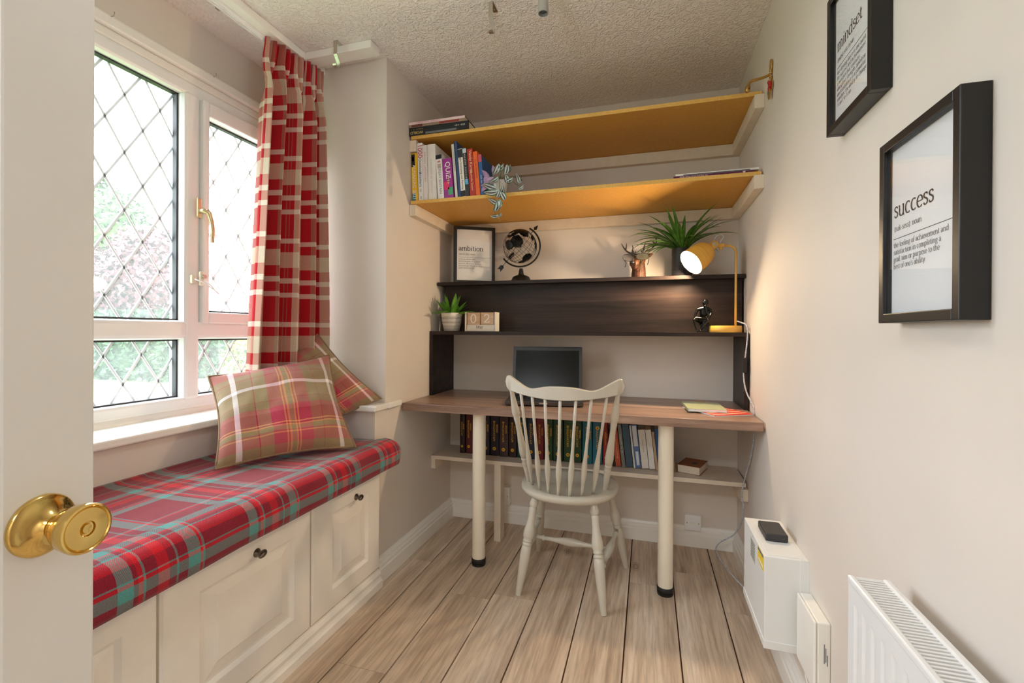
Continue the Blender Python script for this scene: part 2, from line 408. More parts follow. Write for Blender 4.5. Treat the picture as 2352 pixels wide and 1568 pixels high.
# window opening
WY0, WY1, WZ0, WZ1 = .40, 1.895, .812, 2.20
m = MB().box(-1.98, XW, YF, WY0, 0, ZC).box(-1.98, XW, WY0, YP, WZ1, ZC).box(-1.98, XW, WY0, YP, .6, WZ0-.03).box(-1.98, XW, WY1, YP, WZ0-.03, WZ1).box(-1.98, -1.61, YF, YQ, 0, .784)
structure(m.build('wall_left', M['wall']))
structure(MB().box(-1.98, XL, YP, 2.8, 0, ZC).box(-1.98, XL, YQ, YP, 0, .784).build('wall_pier', M['wall']))
structure(box('wall_back', M['wall'], (XL, .6, YB, 2.8, 0, ZC)))
structure(box('wall_right', M['wall'], (XR, .6, -2.3, YB, 0, ZC)))
structure(MB().box(-1.98, -.74, YF-.1, YF, 0, ZC).box(.09, XR, YF-.1, YF, 0, ZC).box(-.74, .09, YF-.1, YF, 2.03, ZC).build('wall_front', M['wall']))
structure(MB().box(-1.98, XR, -2.3, -2.2, 0, ZC).box(-1.98, -1.9, -2.2, YF-.1, 0, ZC).build('wall_hall', M['wall']))

# sill and its return round the pier
m = MB().box(XW, -1.585, -.40, 1.808, .784, .812).box(XW, -1.175, 1.802, YP, .784, .812).box(XL, -1.168, YP, 2.03, .784, .812)
structure(m.build('trim_1', M['gloss_white'], bevel=.006), 'white gloss window sill board returning round the wall corner')
# ceiling timbers
structure(box('trim_2', M['gloss_white'], (-1.60, -1.535, -.40, YP, 2.412, ZC), bevel=.003), 'white painted timber on the ceiling above the curtain')
structure(box('trim_3', M['gloss_white'], (-1.535, -1.185, 1.772, 1.845, 2.412, ZC), bevel=.003), 'short white timber on the ceiling beside the pier')
def baseboard(name, prof, o, u, d):
    structure(MB().prism(prof, o, u, (0, 0, 1), d).build(name, M['gloss_white']))
P_ = [(0, 0), (.024, 0), (.024, .062), (.020, .066), (.020, .080), (.014, .086), (.013, .094), (.008, .104), (0, .106)]
baseboard('baseboard_left', P_, (XL, YQ, 0), (1.3, 0, 0), (0, YB-YQ, 0))
baseboard('baseboard_back', P_, (XL, YB, 0), (0, -1, 0), (XR-XL, 0, 0))
baseboard('baseboard_right', P_, (XR, -.4, 0), (-1, 0, 0), (0, YB+.4, 0))

# ------------------------------------------------------------------ window
win = struct_root('window_1', 'white leaded casement window with diamond lattice above the bench', 'window', (-1.84, 1.15, .83))
def wpart(name, matl, b, bevel=.004, parent=None): return box(name, matl, b, parent or win, bevel)
FX0, FX1 = -1.885, -1.80
wpart('frame_head', M['upvc'], (FX0, FX1, .40, 1.895, 2.110, 2.165), .012)
wpart('frame_sill', M['upvc'], (FX0, FX1, .40, 1.895, .829, .880), .012)
wpart('frame_jamb', M['upvc'], (FX0, FX1, .40, .455, .83, 2.165), .012)
wpart('frame_jamb', M['upvc'], (FX0, FX1, 1.855, 1.895, .83, 2.165), .012)
wpart('mullion', M['upvc'], (FX0, FX1+.004, 1.397, 1.469, .862, 2.13), .018)
wpart('mullion', M['upvc'], (FX0, FX1+.004, .86, .932, .862, 2.13), .018)
wpart('transom', M['upvc'], (FX0, FX1+.002, .44, 1.87, 1.114, 1.189), .016)
m = MB().box(-1.845, -1.803, .36, YP-.002, 2.165, 2.20).box(-1.845, -1.79, .36, YP-.002, 2.20, 2.243)
m.build('head_moulding', M['gloss_white'], win, bevel=.008)
MB().prism([(0, 0), (.022, 0), (.019, .009), (.010, .018), (0, .022)], (FX1-.002, -.39, .812), (1, 0, 0), (0, 0, 1), (0, 2.19, 0)).build('sill_bead', M['gloss_white'], win)
def sash(y0, y1, z0, z1, wd=.028):
    b = MB(); X0, X1 = -1.862, -1.782
    b.box(X0, X1, y0, y0+wd, z0, z1).box(X0, X1, y1-wd, y1, z0, z1).box(X0, X1, y0+wd, y1-wd, z0, z0+wd*1.7).box(X0, X1, y0+wd, y1-wd, z1-wd*2.2, z1)
    return b.build('sash', M['upvc'], win, bevel=.006)
sash(1.471, 1.875, 1.180, 2.115)
sash(.46, .858, 1.180, 2.115)
def pane(y0, y1, z0, z1, ay, az, gm, x=-1.848):
    p = box('pane', gm, (x-.004, x, y0, y1, z0, z1), win)
    g = .006; xx = (x-.002, x+.02)
    MB().box(*xx, y0, y0+g, z0, z1).box(*xx, y1-g, y1, z0, z1).box(*xx, y0, y1, z0, z0+g).box(*xx, y0, y1, z1-g, z1).build('gasket', M['gasket'], p)
    s = .212/.128
    for sg in (1, -1):
        for k in range(-12, 13):
            c = az-sg*s*ay+k*.212       # z = sg*s*y + c
            pts = []
            for y in (y0, y1):
                z = sg*s*y+c
                if z0 <= z <= z1: pts.append((y, z))
            for z in (z0, z1):
                y = (z-c)/(sg*s)
                if y0 < y < y1: pts.append((y, z))
            if len(pts) >= 2:
                pts.sort(); (ya, za), (yb, zb) = pts[0], pts[-1]
                d = V((0, yb-ya, zb-za))
                if d.length < .03: continue
                d.normalize(); nn = V((0, -d.z, d.y))*.0052
                a, b = V((x-.0075, ya, za)), V((x-.0075, yb, zb)); e = V((.003, 0, 0))
                MB().hexa([a-nn, b-nn, b+nn, a+nn, a-nn+e, b-nn+e, b+nn*.5+e, a+nn*.5+e]).build('lead_strip', M['lead'], p)
pane(.934, 1.396, 1.191, 2.110, 1.150, 1.277, M['glass'])
pane(.934, 1.396, .880, 1.113, 1.147, 1.058, M['glass'])
pane(1.497, 1.848, 1.229, 2.052, 1.569, 1.383, M['glass_hazy'], -1.842)
pane(1.469, 1.855, .880, 1.113, 1.533, 1.064, M['glass'])
pane(.49, .83, 1.229, 2.052, .6, 1.383, M['glass'], -1.842)
pane(.455, .86, .880, 1.113, .6, 1.064, M['glass'])
# casement handle, lock and stay cable
h = MB().box(-1.782, -1.772, 1.436, 1.456, 1.615, 1.695).build('handle_plate', M['goldalu'], win, bevel=.004)
MB().tube([(-1.772, 1.446, 1.642), (-1.752, 1.450, 1.642), (-1.742, 1.462, 1.635), (-1.738, 1.470, 1.60), (-1.736, 1.474, 1.56), (-1.738, 1.474, 1.515)], [.011, .011, .0105, .009, .0085, .007], 10).build('handle_arm', M['goldalu'], h, smooth=True)
MB().lathe([(0, 0), (.009, 0), (.009, .004), (0, .004)], (-1.744, 1.458, 1.640), (1, 0, .1), 14).build('key_cylinder', M['steel'], h)
cl = mat('ivory_plastic', srgb(236, 228, 204), .4)
k1 = MB().box(-1.782, -1.768, 1.446, 1.466, 1.335, 1.395).build('cable_lock', cl, win, bevel=.006)
MB().box(-1.800, -1.782, 1.420, 1.438, 1.342, 1.378).build('cable_anchor', cl, win, bevel=.006)
MB().lathe([(0, 0), (.008, 0), (.008, .012), (0, .012)], (-1.768, 1.458, 1.372), (1, 0, 0), 14).build('lock_cylinder', M['steel'], k1)
MB().tube([(-1.78, 1.43, 1.36), (-1.762, 1.455, 1.348), (-1.745, 1.49, 1.32), (-1.738, 1.505, 1.305), (-1.745, 1.50, 1.312), (-1.755, 1.475, 1.345), (-1.77, 1.46, 1.358)], .0022, 6).build('restrictor_cable', M['upvc'], win, smooth=True)
for y in (1.13, 1.52):
    MB().tube([(-1.79, y, 2.236), (-1.778, y, 2.236), (-1.772, y, 2.242), (-1.774, y, 2.249)], .0016, 6).build('screw_hook', M['steel'], win, smooth=True)
box('track_clip', M['steel'], (-1.665, -1.65, 1.42, 1.436, 2.436, ZC), win)

# ------------------------------------------------------------------ open door in the foreground
ang = math.atan2(.991, -.133)
dx, dy = math.cos(ang), math.sin(ang)
HX, HY = -.6744-.76*dx, .4084-.76*dy
dr = struct_root('door_1', 'open white panelled door with a brass knob in the left foreground', 'door', (HX, HY, 0)); dr.rotation_euler = (0, 0, ang)
def dpart(n, b, bev=.003, mt=None): return box(n, mt or M['door'], b, dr, bev, local=True)
dpart('stile', (.664, .76, 0, .04, .008, 1.99)); dpart('stile', (0, .096, 0, .04, .008, 1.99))
for z0, z1 in ((.008, .20), (.835, 1.025), (1.88, 1.99)): dpart('rail', (.096, .664, .0005, .0395, z0, z1))
for z0, z1 in ((.20, .835), (1.025, 1.88)):
    p = dpart('panel', (.09, .67, .014, .026, z0-.006, z1+.006), 0)
    MB().box(.096, .106, .004, .014, z0, z1).box(.654, .664, .004, .014, z0, z1).box(.106, .654, .004, .014, z0, z0+.01).box(.106, .654, .004, .014, z1-.01, z1).build('panel_moulding', M['door'], p, bevel=.003, local=True)
kb = MB().lathe([(0, 0), (.0345, 0), (.0345, .003), (.033, .0055), (.0285, .007), (.022, .012), (.016, .017), (.0135, .022), (0, .022)], (.702, -.0002, .926), (0, -1, 0), 40).build('knob_rosette', M['brass'], dr, smooth=True, local=True, angle=50)
MB().lathe([(0, .018), (.0125, .018), (.0125, .026), (.0165, .028), (.0165, .031), (.0215, .037), (.0255, .047), (.0275, .057), (.0278, .060), (.027, .063), (.025, .0635), (.0235, .0612), (.0225, .0625), (.012, .0632), (.0085, .0632), (.0078, .061), (.006, .0605), (.005, .063), (0, .0633)], (.702, 0, .926), (0, -1, 0), 40).build('door_knob', M['brass'], kb, smooth=True, local=True, angle=45)

# ------------------------------------------------------------------ window bench
def raised_door(unit, y0, y1, z0, z1, py0, py1, pz0, pz1, iy0, iy1, iz0, iz1, knob_y):
    X0, X1 = -1.176, -1.155
    rings = [((y0, y1, z0, z1), X1-.006), ((y0+.006, y1-.006, z0+.006, z1-.006), X1), ((py0, py1, pz0, pz1), X1), ((py0+.012, py1-.012, pz0+.012, pz1-.012), X1-.009), ((py0+.02, py1-.02, pz0+.02, pz1-.02), X1-.009), ((iy0-.006, iy1+.006, iz0-.006, iz1+.006), X1-.0035), ((iy0, iy1, iz0, iz1), X1-.001)]
    vs = []; fs = []
    vs += [(X0, y0, z0), (X0, y1, z0), (X0, y1, z1), (X0, y0, z1)]
    for (a, b, c, d), x in rings: vs += [(x, a, c), (x, b, c), (x, b, d), (x, a, d)]
    n = len(vs)//4
    for i in range(n-1):
        for k in range(4): fs.append((i*4+k, i*4+(k+1) % 4, (i+1)*4+(k+1) % 4, (i+1)*4+k))
    fs.append((0, 1, 2, 3)); fs.append(tuple((n-1)*4+k for k in range(4)))
    d = MB().add(vs, fs).build('cabinet_door', M['cream'], unit)
    kx = X1
    kn = MB().lathe([(0, 0), (.0135, 0), (.0125, .003), (.006, .008), (.005, .014), (.0065, .018), (0, .018)], (kx, knob_y, .464), (1, 0, 0), 20).build('knob', M['pewter'], d, smooth=True, angle=60)
    prof = [(0, -.021)]
    for i in range(15):
        t = -1+2*i/14; r = .0105*math.sqrt(max(0, 1-(t*.97)**2))
        prof.append((r*(1.0 if i % 2 else .9), t*.020))
    prof.append((0, .021))
    MB().lathe(prof, (kx+.022, knob_y, .464), (-.35, .94, .05), 16).build('knob_barrel', M['pewter'], kn, smooth=True)
for lab, y0, y1, a in (('cream bench cabinet with narrow raised panel door beside the pier', 1.380, 1.812, (1.489, 1.725, .158, .453, 1.544, 1.668, .212, .390, 1.637)),
                       ('cream bench cabinet with wide raised panel door, middle of the row', .843, 1.372, (.945, 1.291, .165, .446, 1.003, 1.236, .222, .405, 1.134)),
                       ('cream bench cabinet partly behind the open room door', .306, .836, (.41, .755, .165, .446, .468, .70, .222, .405, .58))):
    u = thing('bench_cabinet', lab, 'cabinet', (-1.4, (y0+y1)/2, 0), group='cream cabinets under the window bench')
    box('cabinet_body', M['cream'], (-1.608, -1.180, y0-.003, y1+.003, .06, .56), u)
    raised_door(u, y0, y1, .085, .556, *a)
m = MB().prism([(-.002, 0), (.037, 0), (.037, .030), (.030, .036), (.026, .044), (.028, .060), (.022, .070), (.012, .078), (-.002, .078)], (-1.177, .30, 0), (1, 0, 0), (0, 0, 1), (0, 1.516, 0))
tag(m.build('plinth_moulding', M['cream']), 'cream moulded plinth along the floor under the bench cabinets', 'moulding')
tag(MB().box(-1.608, -1.135, .30, 1.82, .56, .64).box(-1.183, -1.135, 1.82, 1.872, .58, .64).build('window_bench', M['cream'], bevel=.01), 'long padded bench over the cabinets, covered by the tartan blanket', 'bench')

RED, TEAL, MAR, PNK = srgb(200, 10, 26), srgb(78, 142, 136), srgb(126, 20, 38), srgb(150, 40, 58)
DKT = srgb(52, 84, 82)
M['blanket'] = plaid('tartan_fleece',
    [(70, MAR), (6, TEAL), (8, RED), (40, MAR), (28, TEAL), (8, RED), (14, MAR), (4, TEAL), (30, RED), (30, MAR), (4, TEAL), (10, RED), (30, TEAL), (72, MAR)],
    [(44, MAR), (30, TEAL), (9, MAR), (10, RED), (5, TEAL), (26, MAR), (26, RED), (16, MAR), (5, TEAL), (24, MAR), (30, TEAL), (7, RED), (5, TEAL), (92, MAR)], .33, .338, 1500, .25, .95, .02, .10, .5, .3, 420)
def blanket():
    path = [(-1.607, .670), (-1.602, .667), (-1.585, .662), (-1.5, .658), (-1.4, .655), (-1.3, .654), (-1.22, .655), (-1.16, .656), (-1.125, .653), (-1.103, .643), (-1.089, .625), (-1.083, .600), (-1.083, .575), (-1.087, .548)]
    # resample
    cum = [0]
    for a, b in zip(path, path[1:]): cum.append(cum[-1]+math.hypot(b[0]-a[0], b[1]-a[1]))
    L = cum[-1]
    def at(s):
        d = s*L
        for i in range(len(path)-1):
            if d <= cum[i+1]+1e-9:
                t = (d-cum[i])/(cum[i+1]-cum[i]); return path[i][0]+(path[i+1][0]-path[i][0])*t, path[i][1]+(path[i+1][1]-path[i][1])*t
        return path[-1]
    Y0 = .27
    def ymax(x):
        t = min(1, max(0, (x+1.178)/.02)); return 1.816+(1.892-1.816)*t*t*(3-2*t)
    def fn(i, j):
        x, z = at(j); y1 = ymax(x); y = Y0+(y1-Y0)*i
        n1 = noise.noise(V((x*3, y*3.2, 1.3))); n2 = noise.noise(V((x*2, y*7, 9)))
        front = max(0, (x+1.2)/.12)
        if x > -1.55: z += .004*n1
        x += front*(.014*n1+.010*n2)+front*.03*max(0, (1.0-y)/.5)*(1 if z < .65 else .6)
        if j > .97: z += .006*n2
        e = max(0, (y-1.845)/.047)
        if e > 0:
            x -= .016*e*e*front
            z += (.606-z)*.62*e*e*min(1, front)
        return (x, y, z)
    o = MB().grid(fn, 120, 60, lambda i, j: (j*L, Y0+(1.89-Y0)*i)).build('tartan_blanket', M['blanket'], smooth=True, solid=.007)
    tag(o, 'red and teal tartan fleece blanket spread over the window bench', 'blanket')
blanket()

# ------------------------------------------------------------------ cushions
TAU, OLV, PK, MG, WH, ORG = srgb(140, 118, 86), srgb(150, 132, 96), srgb(178, 74, 88), srgb(162, 16, 62), srgb(236, 226, 226), srgb(226, 150, 96)
def st(*a): return list(a)
WARP = st((110, TAU), (36, WH), (120, TAU), (6, MG), (100, OLV), (100, PK), (12, ORG), (12, PK), (12, ORG), (36, OLV), (12, ORG), (14, PK), (12, ORG), (96, PK), (90, TAU), (6, MG), (120, TAU), (34, WH), (80, TAU))
WEFT = st((60, TAU), (90, PK), (12, ORG), (14, PK), (44, OLV), (12, ORG), (16, MG), (12, ORG), (110, MG), (50, PK), (70, TAU), (6, MG), (150, OLV), (36, WH), (120, TAU), (6, MG), (80, TAU), (130, PK))
M['cushion'] = plaid('check_wool', WARP, WEFT, 1, 1, 900, .4, .95, 0, 0, .3, .22, 160)
M['piping'] = mat('olive_piping', srgb(140, 112, 84), .9, var=.2, vscale=40)
def cushion(label, BL, BR, TR, TL, T, seed, group, zmin, mirror=False):
    BL, BR, TR, TL = map(V, (BL, BR, TR, TL)); c = (BL+BR+TR+TL)/4
    nrm = (BR-BL).cross(TL-BL).normalized()
    th = thing('scatter_cushion', label, 'cushion', (c.x, c.y, zmin), group=group)
    def base(u, v):
        p = BL*(1-u)*(1-v)+BR*u*(1-v)+TR*u*v+TL*(1-u)*v
        su, sv = 4*u*(1-u), 4*v*(1-v)
        # edges bow inwards between the pointed corners
        p += (c-p)*(.10*(su*(1-sv)+sv*(1-su)))
        return p
    def surf(sgn):
        def fn(u, v):
            uu, vv = 2*u-1, 2*v-1
            h = (max(0, 1-abs(uu)**2.6)**.55)*(max(0, 1-abs(vv)**2.6)**.55)
            p = base(u, v); wr = noise.noise(V((u*5+seed, v*5, seed)))*.012+noise.noise(V((u*11+seed, v*11, seed)))*.005
            q = p+nrm*sgn*h*(T+wr)
            if q.z < zmin: q.z = zmin+(q.z-zmin)*.05
            return q
        return fn
    m = MB(); m.grid(surf(1), 44, 44, (lambda u, v: (u, v))); m.grid(surf(-1), 44, 44, (lambda u, v: (1-u, v)))
    m.build('cushion_cover', M['cushion'], th, smooth=True)
    ed = []
    for k in range(24): ed.append((k/24, 0))
    for k in range(24): ed.append((1, k/24))
    for k in range(24): ed.append((1-k/24, 1))
    for k in range(24): ed.append((0, 1-k/24))
    pts = []
    for u, v in ed:
        q = base(u, v); q.z = max(q.z, zmin+.004); pts.append(q)
    MB().tube(pts, .0045, 6, closed=True).build('piping', M['piping'], th, smooth=True)
cushion('checked wool cushion with white and pink lines leaning in front, on the blanket', (-1.425, 1.222, .672), (-1.155, 1.632, .672), (-1.418, 1.80, 1.040), (-1.665, 1.395, .968), .075, 2.3, 'checked cushions on the bench', .668)
cushion('checked wool cushion propped on its corner behind, against the wall', (-1.40, 1.66, .690), (-1.185, 1.868, .838), (-1.525, 1.850, 1.135), (-1.67, 1.56, .91), .060, 6.1, 'checked cushions on the bench', .67)

# ------------------------------------------------------------------ curtain
CR, CB, CT, CC = srgb(172, 16, 28), srgb(204, 186, 162), srgb(142, 112, 94), srgb(228, 214, 198)
M['curtain'] = plaid('red_check_wool',
    [(60, CR), (7, CT), (14, CR), (7, CT), (26, CR), (125, CB), (46, CT), (34, CR), (7, CT), (34, CR), (24, CC), (70, CR), (60, CT), (26, CC), (64, CR), (40, CT)],
    [(110, CB), (65, CR), (35, CC), (175, CR), (35, CC), (65, CR), (38, CC), (75, CR)], .46, .375, 1300, .2, .95, .15, .62, .25, .18, 260)
def curtain():
    th = thing('curtain', 'red and beige checked wool curtain hanging beside the window', 'curtain', (-1.57, 1.72, .83))
    NF = 4.5
    def edge(t):    # t 0 top .. 1 bottom
        yl = 1.585-.105*t**.8; return yl, 1.885
    def fn(i, j):
        t = j; yl, yr = edge(t); z = 2.415-t*(2.415-.83)
        ph = i*NF*2*PI+.6*math.sin(i*7)
        gat = min(1, t/.07)
        if t < .06:   # pencil-pleat heading
            amp = .012+.010*(t/.06); ph2 = i*NF*4*PI; off = amp*math.sin(ph2)
        else:
            k = min(1, (t-.06)/.12); off = (.022*(1-k))*math.sin(i*NF*4*PI)+k*(.046+.010*t)*(math.sin(ph)+.22*math.sin(2*ph+1))
        neck = -.006*math.exp(-((t-.06)/.025)**2)
        x = -1.578+.055*i+off+neck+.012*noise.noise(V((i*6, t*2, 4)))
        y = yl+(yr-yl)*i+(.012*math.cos(ph) if t > .1 else 0)
        if i > .9: x += (i-.9)*.25*min(1, t*2)
        return (x, y, z)
    NU, NV = 200, 60
    # arc length along the middle for pattern coordinates
    cum = [0]; prev = V(fn(0, .5))
    for k in range(1, NU+1):
        q = V(fn(k/NU, .5)); cum.append(cum[-1]+(q-prev).length); prev = q
    MB().grid(fn, NU, NV, lambda i, j: (cum[round(i*NU)], -j*1.585)).build('curtain_drop', M['curtain'], th, smooth=True, solid=.004)
curtain()
t = thing('curtain_track', 'white plastic curtain track fixed under the ceiling timber', 'curtain track', (-1.58, .8, 2.40))
MB().box(-1.604, -1.580, -.38, 1.90, 2.400, 2.412).box(-1.600, -1.597, -.38, 1.90, 2.394, 2.4).box(-1.587, -1.584, -.38, 1.90, 2.394, 2.4).build('track_rail', M['upvc'], t)
for k in range(9): box('glider', M['upvc'], (-1.596, -1.588, 1.60+k*.034, 1.606+k*.034, 2.385, 2.40), t)

# ================================================================== desk and shelving
dk = thing('desk', 'built-in walnut laminate desk with two cream round legs', 'desk', (-.37, 2.35, 0))
tp = MB().box(-1.186, .449, 2.055, 2.658, .752, .790).build('desk_top', M['desk'], dk, bevel=.003)
for x in (-.798, .079):
    lg = MB().lathe([(.0325, .030), (.0325, .752)], (x, 2.13, 0), (0, 0, 1), 32, cap=False).build('leg', M['leg'], dk, smooth=True)
    MB().lathe([(0, 0), (.0335, 0), (.0345, .004), (.0345, .011), (.031, .013), (.031, .017), (.0355, .019), (.0355, .034), (.0335, .036), (0, .036)], (x, 2.13, 0), (0, 0, 1), 32).build('foot', M['black'], lg, smooth=True, angle=50)
    MB().lathe([(0, .746), (.05, .746), (.05, .752), (0, .752)], (x, 2.13, 0), (0, 0, 1), 28).build('leg_plate', M['leg'], lg)
MB().lathe([(0, 0), (.030, 0), (.030, .002), (0, .0022)], (.262, 2.595, .790), (0, 0, 1), 28).build('cable_grommet', mat('beige_grommet', srgb(196, 160, 122), .5), dk)

def wall_shelf(label, z, right_only_front=False):
    t = thing('wall_shelf', label, 'shelf', (-.37, 2.4, z), group='honey coloured wall shelves')
    b = MB().box(-1.178, .449, 2.125, 2.652, z-.017, z).build('shelf_board', M['mdf'], t)
    MB().box(-1.178, .449, 2.1225, 2.1252, z-.017, z).build('edge_strip', M['mdf_edge'], b)
    for bb in ((-1.19, -1.152, 2.128, 2.625, z-.076, z-.018), (.419, .457, 2.108, 2.625, z-.076, z-.018), (-1.19, .457, 2.625, 2.66, z-.076, z-.018)):
        box('batten', M['batten'], bb, t, .002)
wall_shelf('upper honey MDF wall shelf close under the ceiling', 2.157)
wall_shelf('lower honey MDF wall shelf holding the row of paperbacks', 1.824)

hu = thing('desk_hutch', 'black-brown two tier hutch standing on the desk against the wall', 'hutch', (-.37, 2.5, .79))
box('side_panel', M['hutch'], (-1.187, -1.168, 2.362, 2.655, .790, 1.133), hu, .001)
box('side_panel', M['hutch'], (.433, .452, 2.362, 2.655, .790, 1.133), hu, .001)
box('lower_shelf', M['hutch'], (-1.187, .452, 2.362, 2.655, 1.133, 1.153), hu, .001)
box('back_panel', M['hutch'], (-1.157, .447, 2.50, 2.518, 1.153, 1.419), hu, .001)
box('upper_shelf', M['hutch'], (-1.184, .452, 2.450, 2.655, 1.419, 1.438), hu, .001)

us = thing('low_bookshelf', 'painted low bookshelf under the desk with a square post', 'shelf', (-.37, 2.52, .42))
box('shelf_board', M['batten'], (-1.189, .449, 2.390, 2.655, .420, .441), us, .001)
box('batten', M['batten'], (-1.189, -1.164, 2.392, 2.62, .366, .420), us, .001)
box('batten', M['batten'], (.425, .456, 2.375, 2.62, .358, .414), us, .001)
box('post', M['batten'], (-.807, -.769, 2.389, 2.457, 0, .420), us, .001)

# ------------------------------------------------------------------ sockets
def socket(label, x0, x1, z0, z1, d, y=YB):
    t = thing('wall_socket', label, 'socket', ((x0+x1)/2, y, (z0+z1)/2))
    box('back_box', M['plasticbox'], (x0, x1, y-d, y, z0, z1), t, .003)
    box('face_plate', M['upvc'], (x0-.001, x1+.001, y-d-.008, y-d, z0-.001, z1+.001), t, .003)
    cx, cz = (x0+x1)/2, (z0+z1)/2
    for s in (-1, 1): MB().lathe([(0, 0), (.0035, 0), (.0035, .0012), (0, .0014)], (cx+s*.029, y-d-.008, cz), (0, -1, 0), 12).build('screw', M['steel'], t)
    box('slot_cover', M['plasticbox'], (cx-.013, cx+.013, y-d-.010, y-d-.008, cz-.006, cz+.006), t)
socket('surface mounted white socket box low on the wall near the right corner', .196, .276, .092, .172, .026)
socket('white socket box on the wall beside the shelf post', -.866, -.786, .122, .222, .045)

# ------------------------------------------------------------------ windsor chair
ch = thing('windsor_chair', 'putty painted Windsor chair pulled up to the desk', 'chair', (-.345, 2.12, 0))
CX, CY = -.347, 2.125
def seat_outline(n=64, s=1.0):
    pts = []
    for k in range(n):
        a = 2*PI*k/n; c, q = math.cos(a), math.sin(a); e = 2/2.5 if q > 0 else 2/2.15
        pts.append((CX+.222*s*math.copysign(abs(c)**e, c), CY+(.218 if q < 0 else .215)*s*math.copysign(abs(q)**e, q)))
    return pts
def seat():
    rings = [(.80, .416), (.93, .418), (.985, .428), (1.0, .440), (.99, .449), (.95, .4525), (.78, .448), (.5, .440), (.2, .438)]
    vs = []; n = 64
    for s, z in rings: vs += [(x, y, z) for x, y in seat_outline(n, s)]
    fs = [(i*n+k, i*n+(k+1) % n, (i+1)*n+(k+1) % n, (i+1)*n+k) for i in range(len(rings)-1) for k in range(n)]
    fs += [tuple(range(n-1, -1, -1)), tuple((len(rings)-1)*n+k for k in range(n))]
    MB().add(vs, fs).build('seat', M['chair'], ch, smooth=True, angle=50)
seat()
LEGP = [(0, .012), (.04, .0125), (.08, .017), (.11, .0195), (.135, .0185), (.148, .014), (.155, .0165), (.18, .0165), (.24, .0155), (.30, .0175), (.36, .0225), (.405, .0245), (.44, .0235), (.462, .0185), (.468, .0205), (.485, .0205), (.490, .0175), (.500, .0215), (.518, .0215), (.525, .0185), (.535, .0215), (.62, .0225), (.72, .0205), (.85, .0165), (1, .0125)]
feet = [(-.538, 1.930), (-.166, 1.893), (-.096, 2.312), (-.545, 2.350)]
tops = [(-.478, 2.005), (-.222, 1.995), (-.180, 2.245), (-.505, 2.250)]
def leg_at(k, z):
    t = (.432-z)/.432; return V((tops[k][0]+(feet[k][0]-tops[k][0])*t, tops[k][1]+(feet[k][1]-tops[k][1])*t, z))
for k in range(4): MB().turned(leg_at(k, .432), leg_at(k, 0), LEGP, 18).build('leg', M['chair'], ch, smooth=True, angle=70)
STP = [(0, .0075), (.10, .0085), (.13, .0085), (.135, .013), (.155, .013), (.16, .009), (.3, .0105), (.42, .017), (.5, .0195), (.58, .017), (.7, .0105), (.84, .009), (.845, .013), (.865, .013), (.87, .0085), (1, .0075)]
sa, sb_ = (leg_at(0, .150), leg_at(3, .200)), (leg_at(1, .150), leg_at(2, .200))
MB().turned(*sa, STP, 16).build('stretcher', M['chair'], ch, smooth=True, angle=70)
MB().turned(*sb_, STP, 16).build('stretcher', M['chair'], ch, smooth=True, angle=70)
MB().turned((sa[0]+sa[1])/2, (sb_[0]+sb_[1])/2, STP, 16).build('stretcher', M['chair'], ch, smooth=True, angle=70)
# crest rail
def crest_mid(u):      # u -1..1 : x, y
    return CX+.014+.245*u, 1.800+.075*u*u
def crest_z(u):
    a = abs(u)
    top = .934-.014*math.exp(-((a-.52)/.22)**2)+.037*max(0, (a-.50)/.45)**1.5
    bot = .878+.030*u*u
    if a > .91:
        k = (a-.91)/.09; rr = 1-math.sqrt(max(0, 1-k*k)); mid = (top+bot)/2-.002
        top = top-(top-mid)*rr; bot = bot+(mid-bot)*rr
    return bot, top
def crest():
    N = 60; vs = []; fs = []
    for i in range(N+1):
        u = -1+2*i/N; x, y = crest_mid(u); b, t = crest_z(u); lean = -.10
        d = .011*(1 if abs(u) < .97 else .8); n = V((-.30*u, 1, 0)).normalized()
        for (dz, s) in ((b+.003, -1), (t-.003, -1), (t, -.6), (t, .6), (t-.003, 1), (b+.003, 1), (b, .6), (b, -.6)):
            p = V((x, y+(dz-.9)*lean, dz))+n*(d*s); vs.append(p)
    for i in range(N):
        for k in range(8): fs.append((i*8+k, i*8+(k+1) % 8, (i+1)*8+(k+1) % 8, (i+1)*8+k))
    fs += [tuple(range(8)), tuple(N*8+k for k in range(7, -1, -1))]
    MB().add(vs, fs).build('crest_rail', M['chair'], ch, smooth=True, angle=50)
crest()
SPP = [(0, .0062), (.3, .0062), (.5, .0066), (.6, .0085), (.68, .0118), (.735, .0125), (.79, .0115), (.86, .0085), (.93, .0068), (1, .0062)]
bases = [(-.507, 2.048), (-.459, 1.995), (-.412, 1.960), (-.366, 1.947), (-.318, 1.951), (-.270, 1.972), (-.226, 2.016)]
us_ = [-.705, -.485, -.255, -.0, .255, .495, .73]
for (bx_, by_), uu in zip(bases, us_):
    x, y = crest_mid(uu); b, t_ = crest_z(uu)
    MB().turned((x, y, b+.006), (bx_, by_, .446), SPP, 10).build('spindle', M['chair'], ch, smooth=True)
POP = [(0, .0085), (.06, .0095), (.15, .0135), (.21, .0165), (.25, .0165), (.272, .0115), (.28, .0135), (.30, .0135), (.36, .0112), (.48, .0135), (.60, .0175), (.66, .0185), (.70, .0165), (.712, .0125), (.718, .0155), (.735, .0155), (.745, .0115), (.765, .0155), (.785, .0155), (.80, .0115), (.81, .0135), (.84, .0135), (.92, .0115), (1, .0105)]
for uu, (bx_, by_) in ((-.90, (-.532, 2.088)), (.90, (-.180, 2.086))):
    x, y = crest_mid(uu); b, t_ = crest_z(uu)
    MB().turned((x, y, b+.008), (bx_, by_, .446), POP, 18).build('back_post', M['chair'], ch, smooth=True, angle=70)

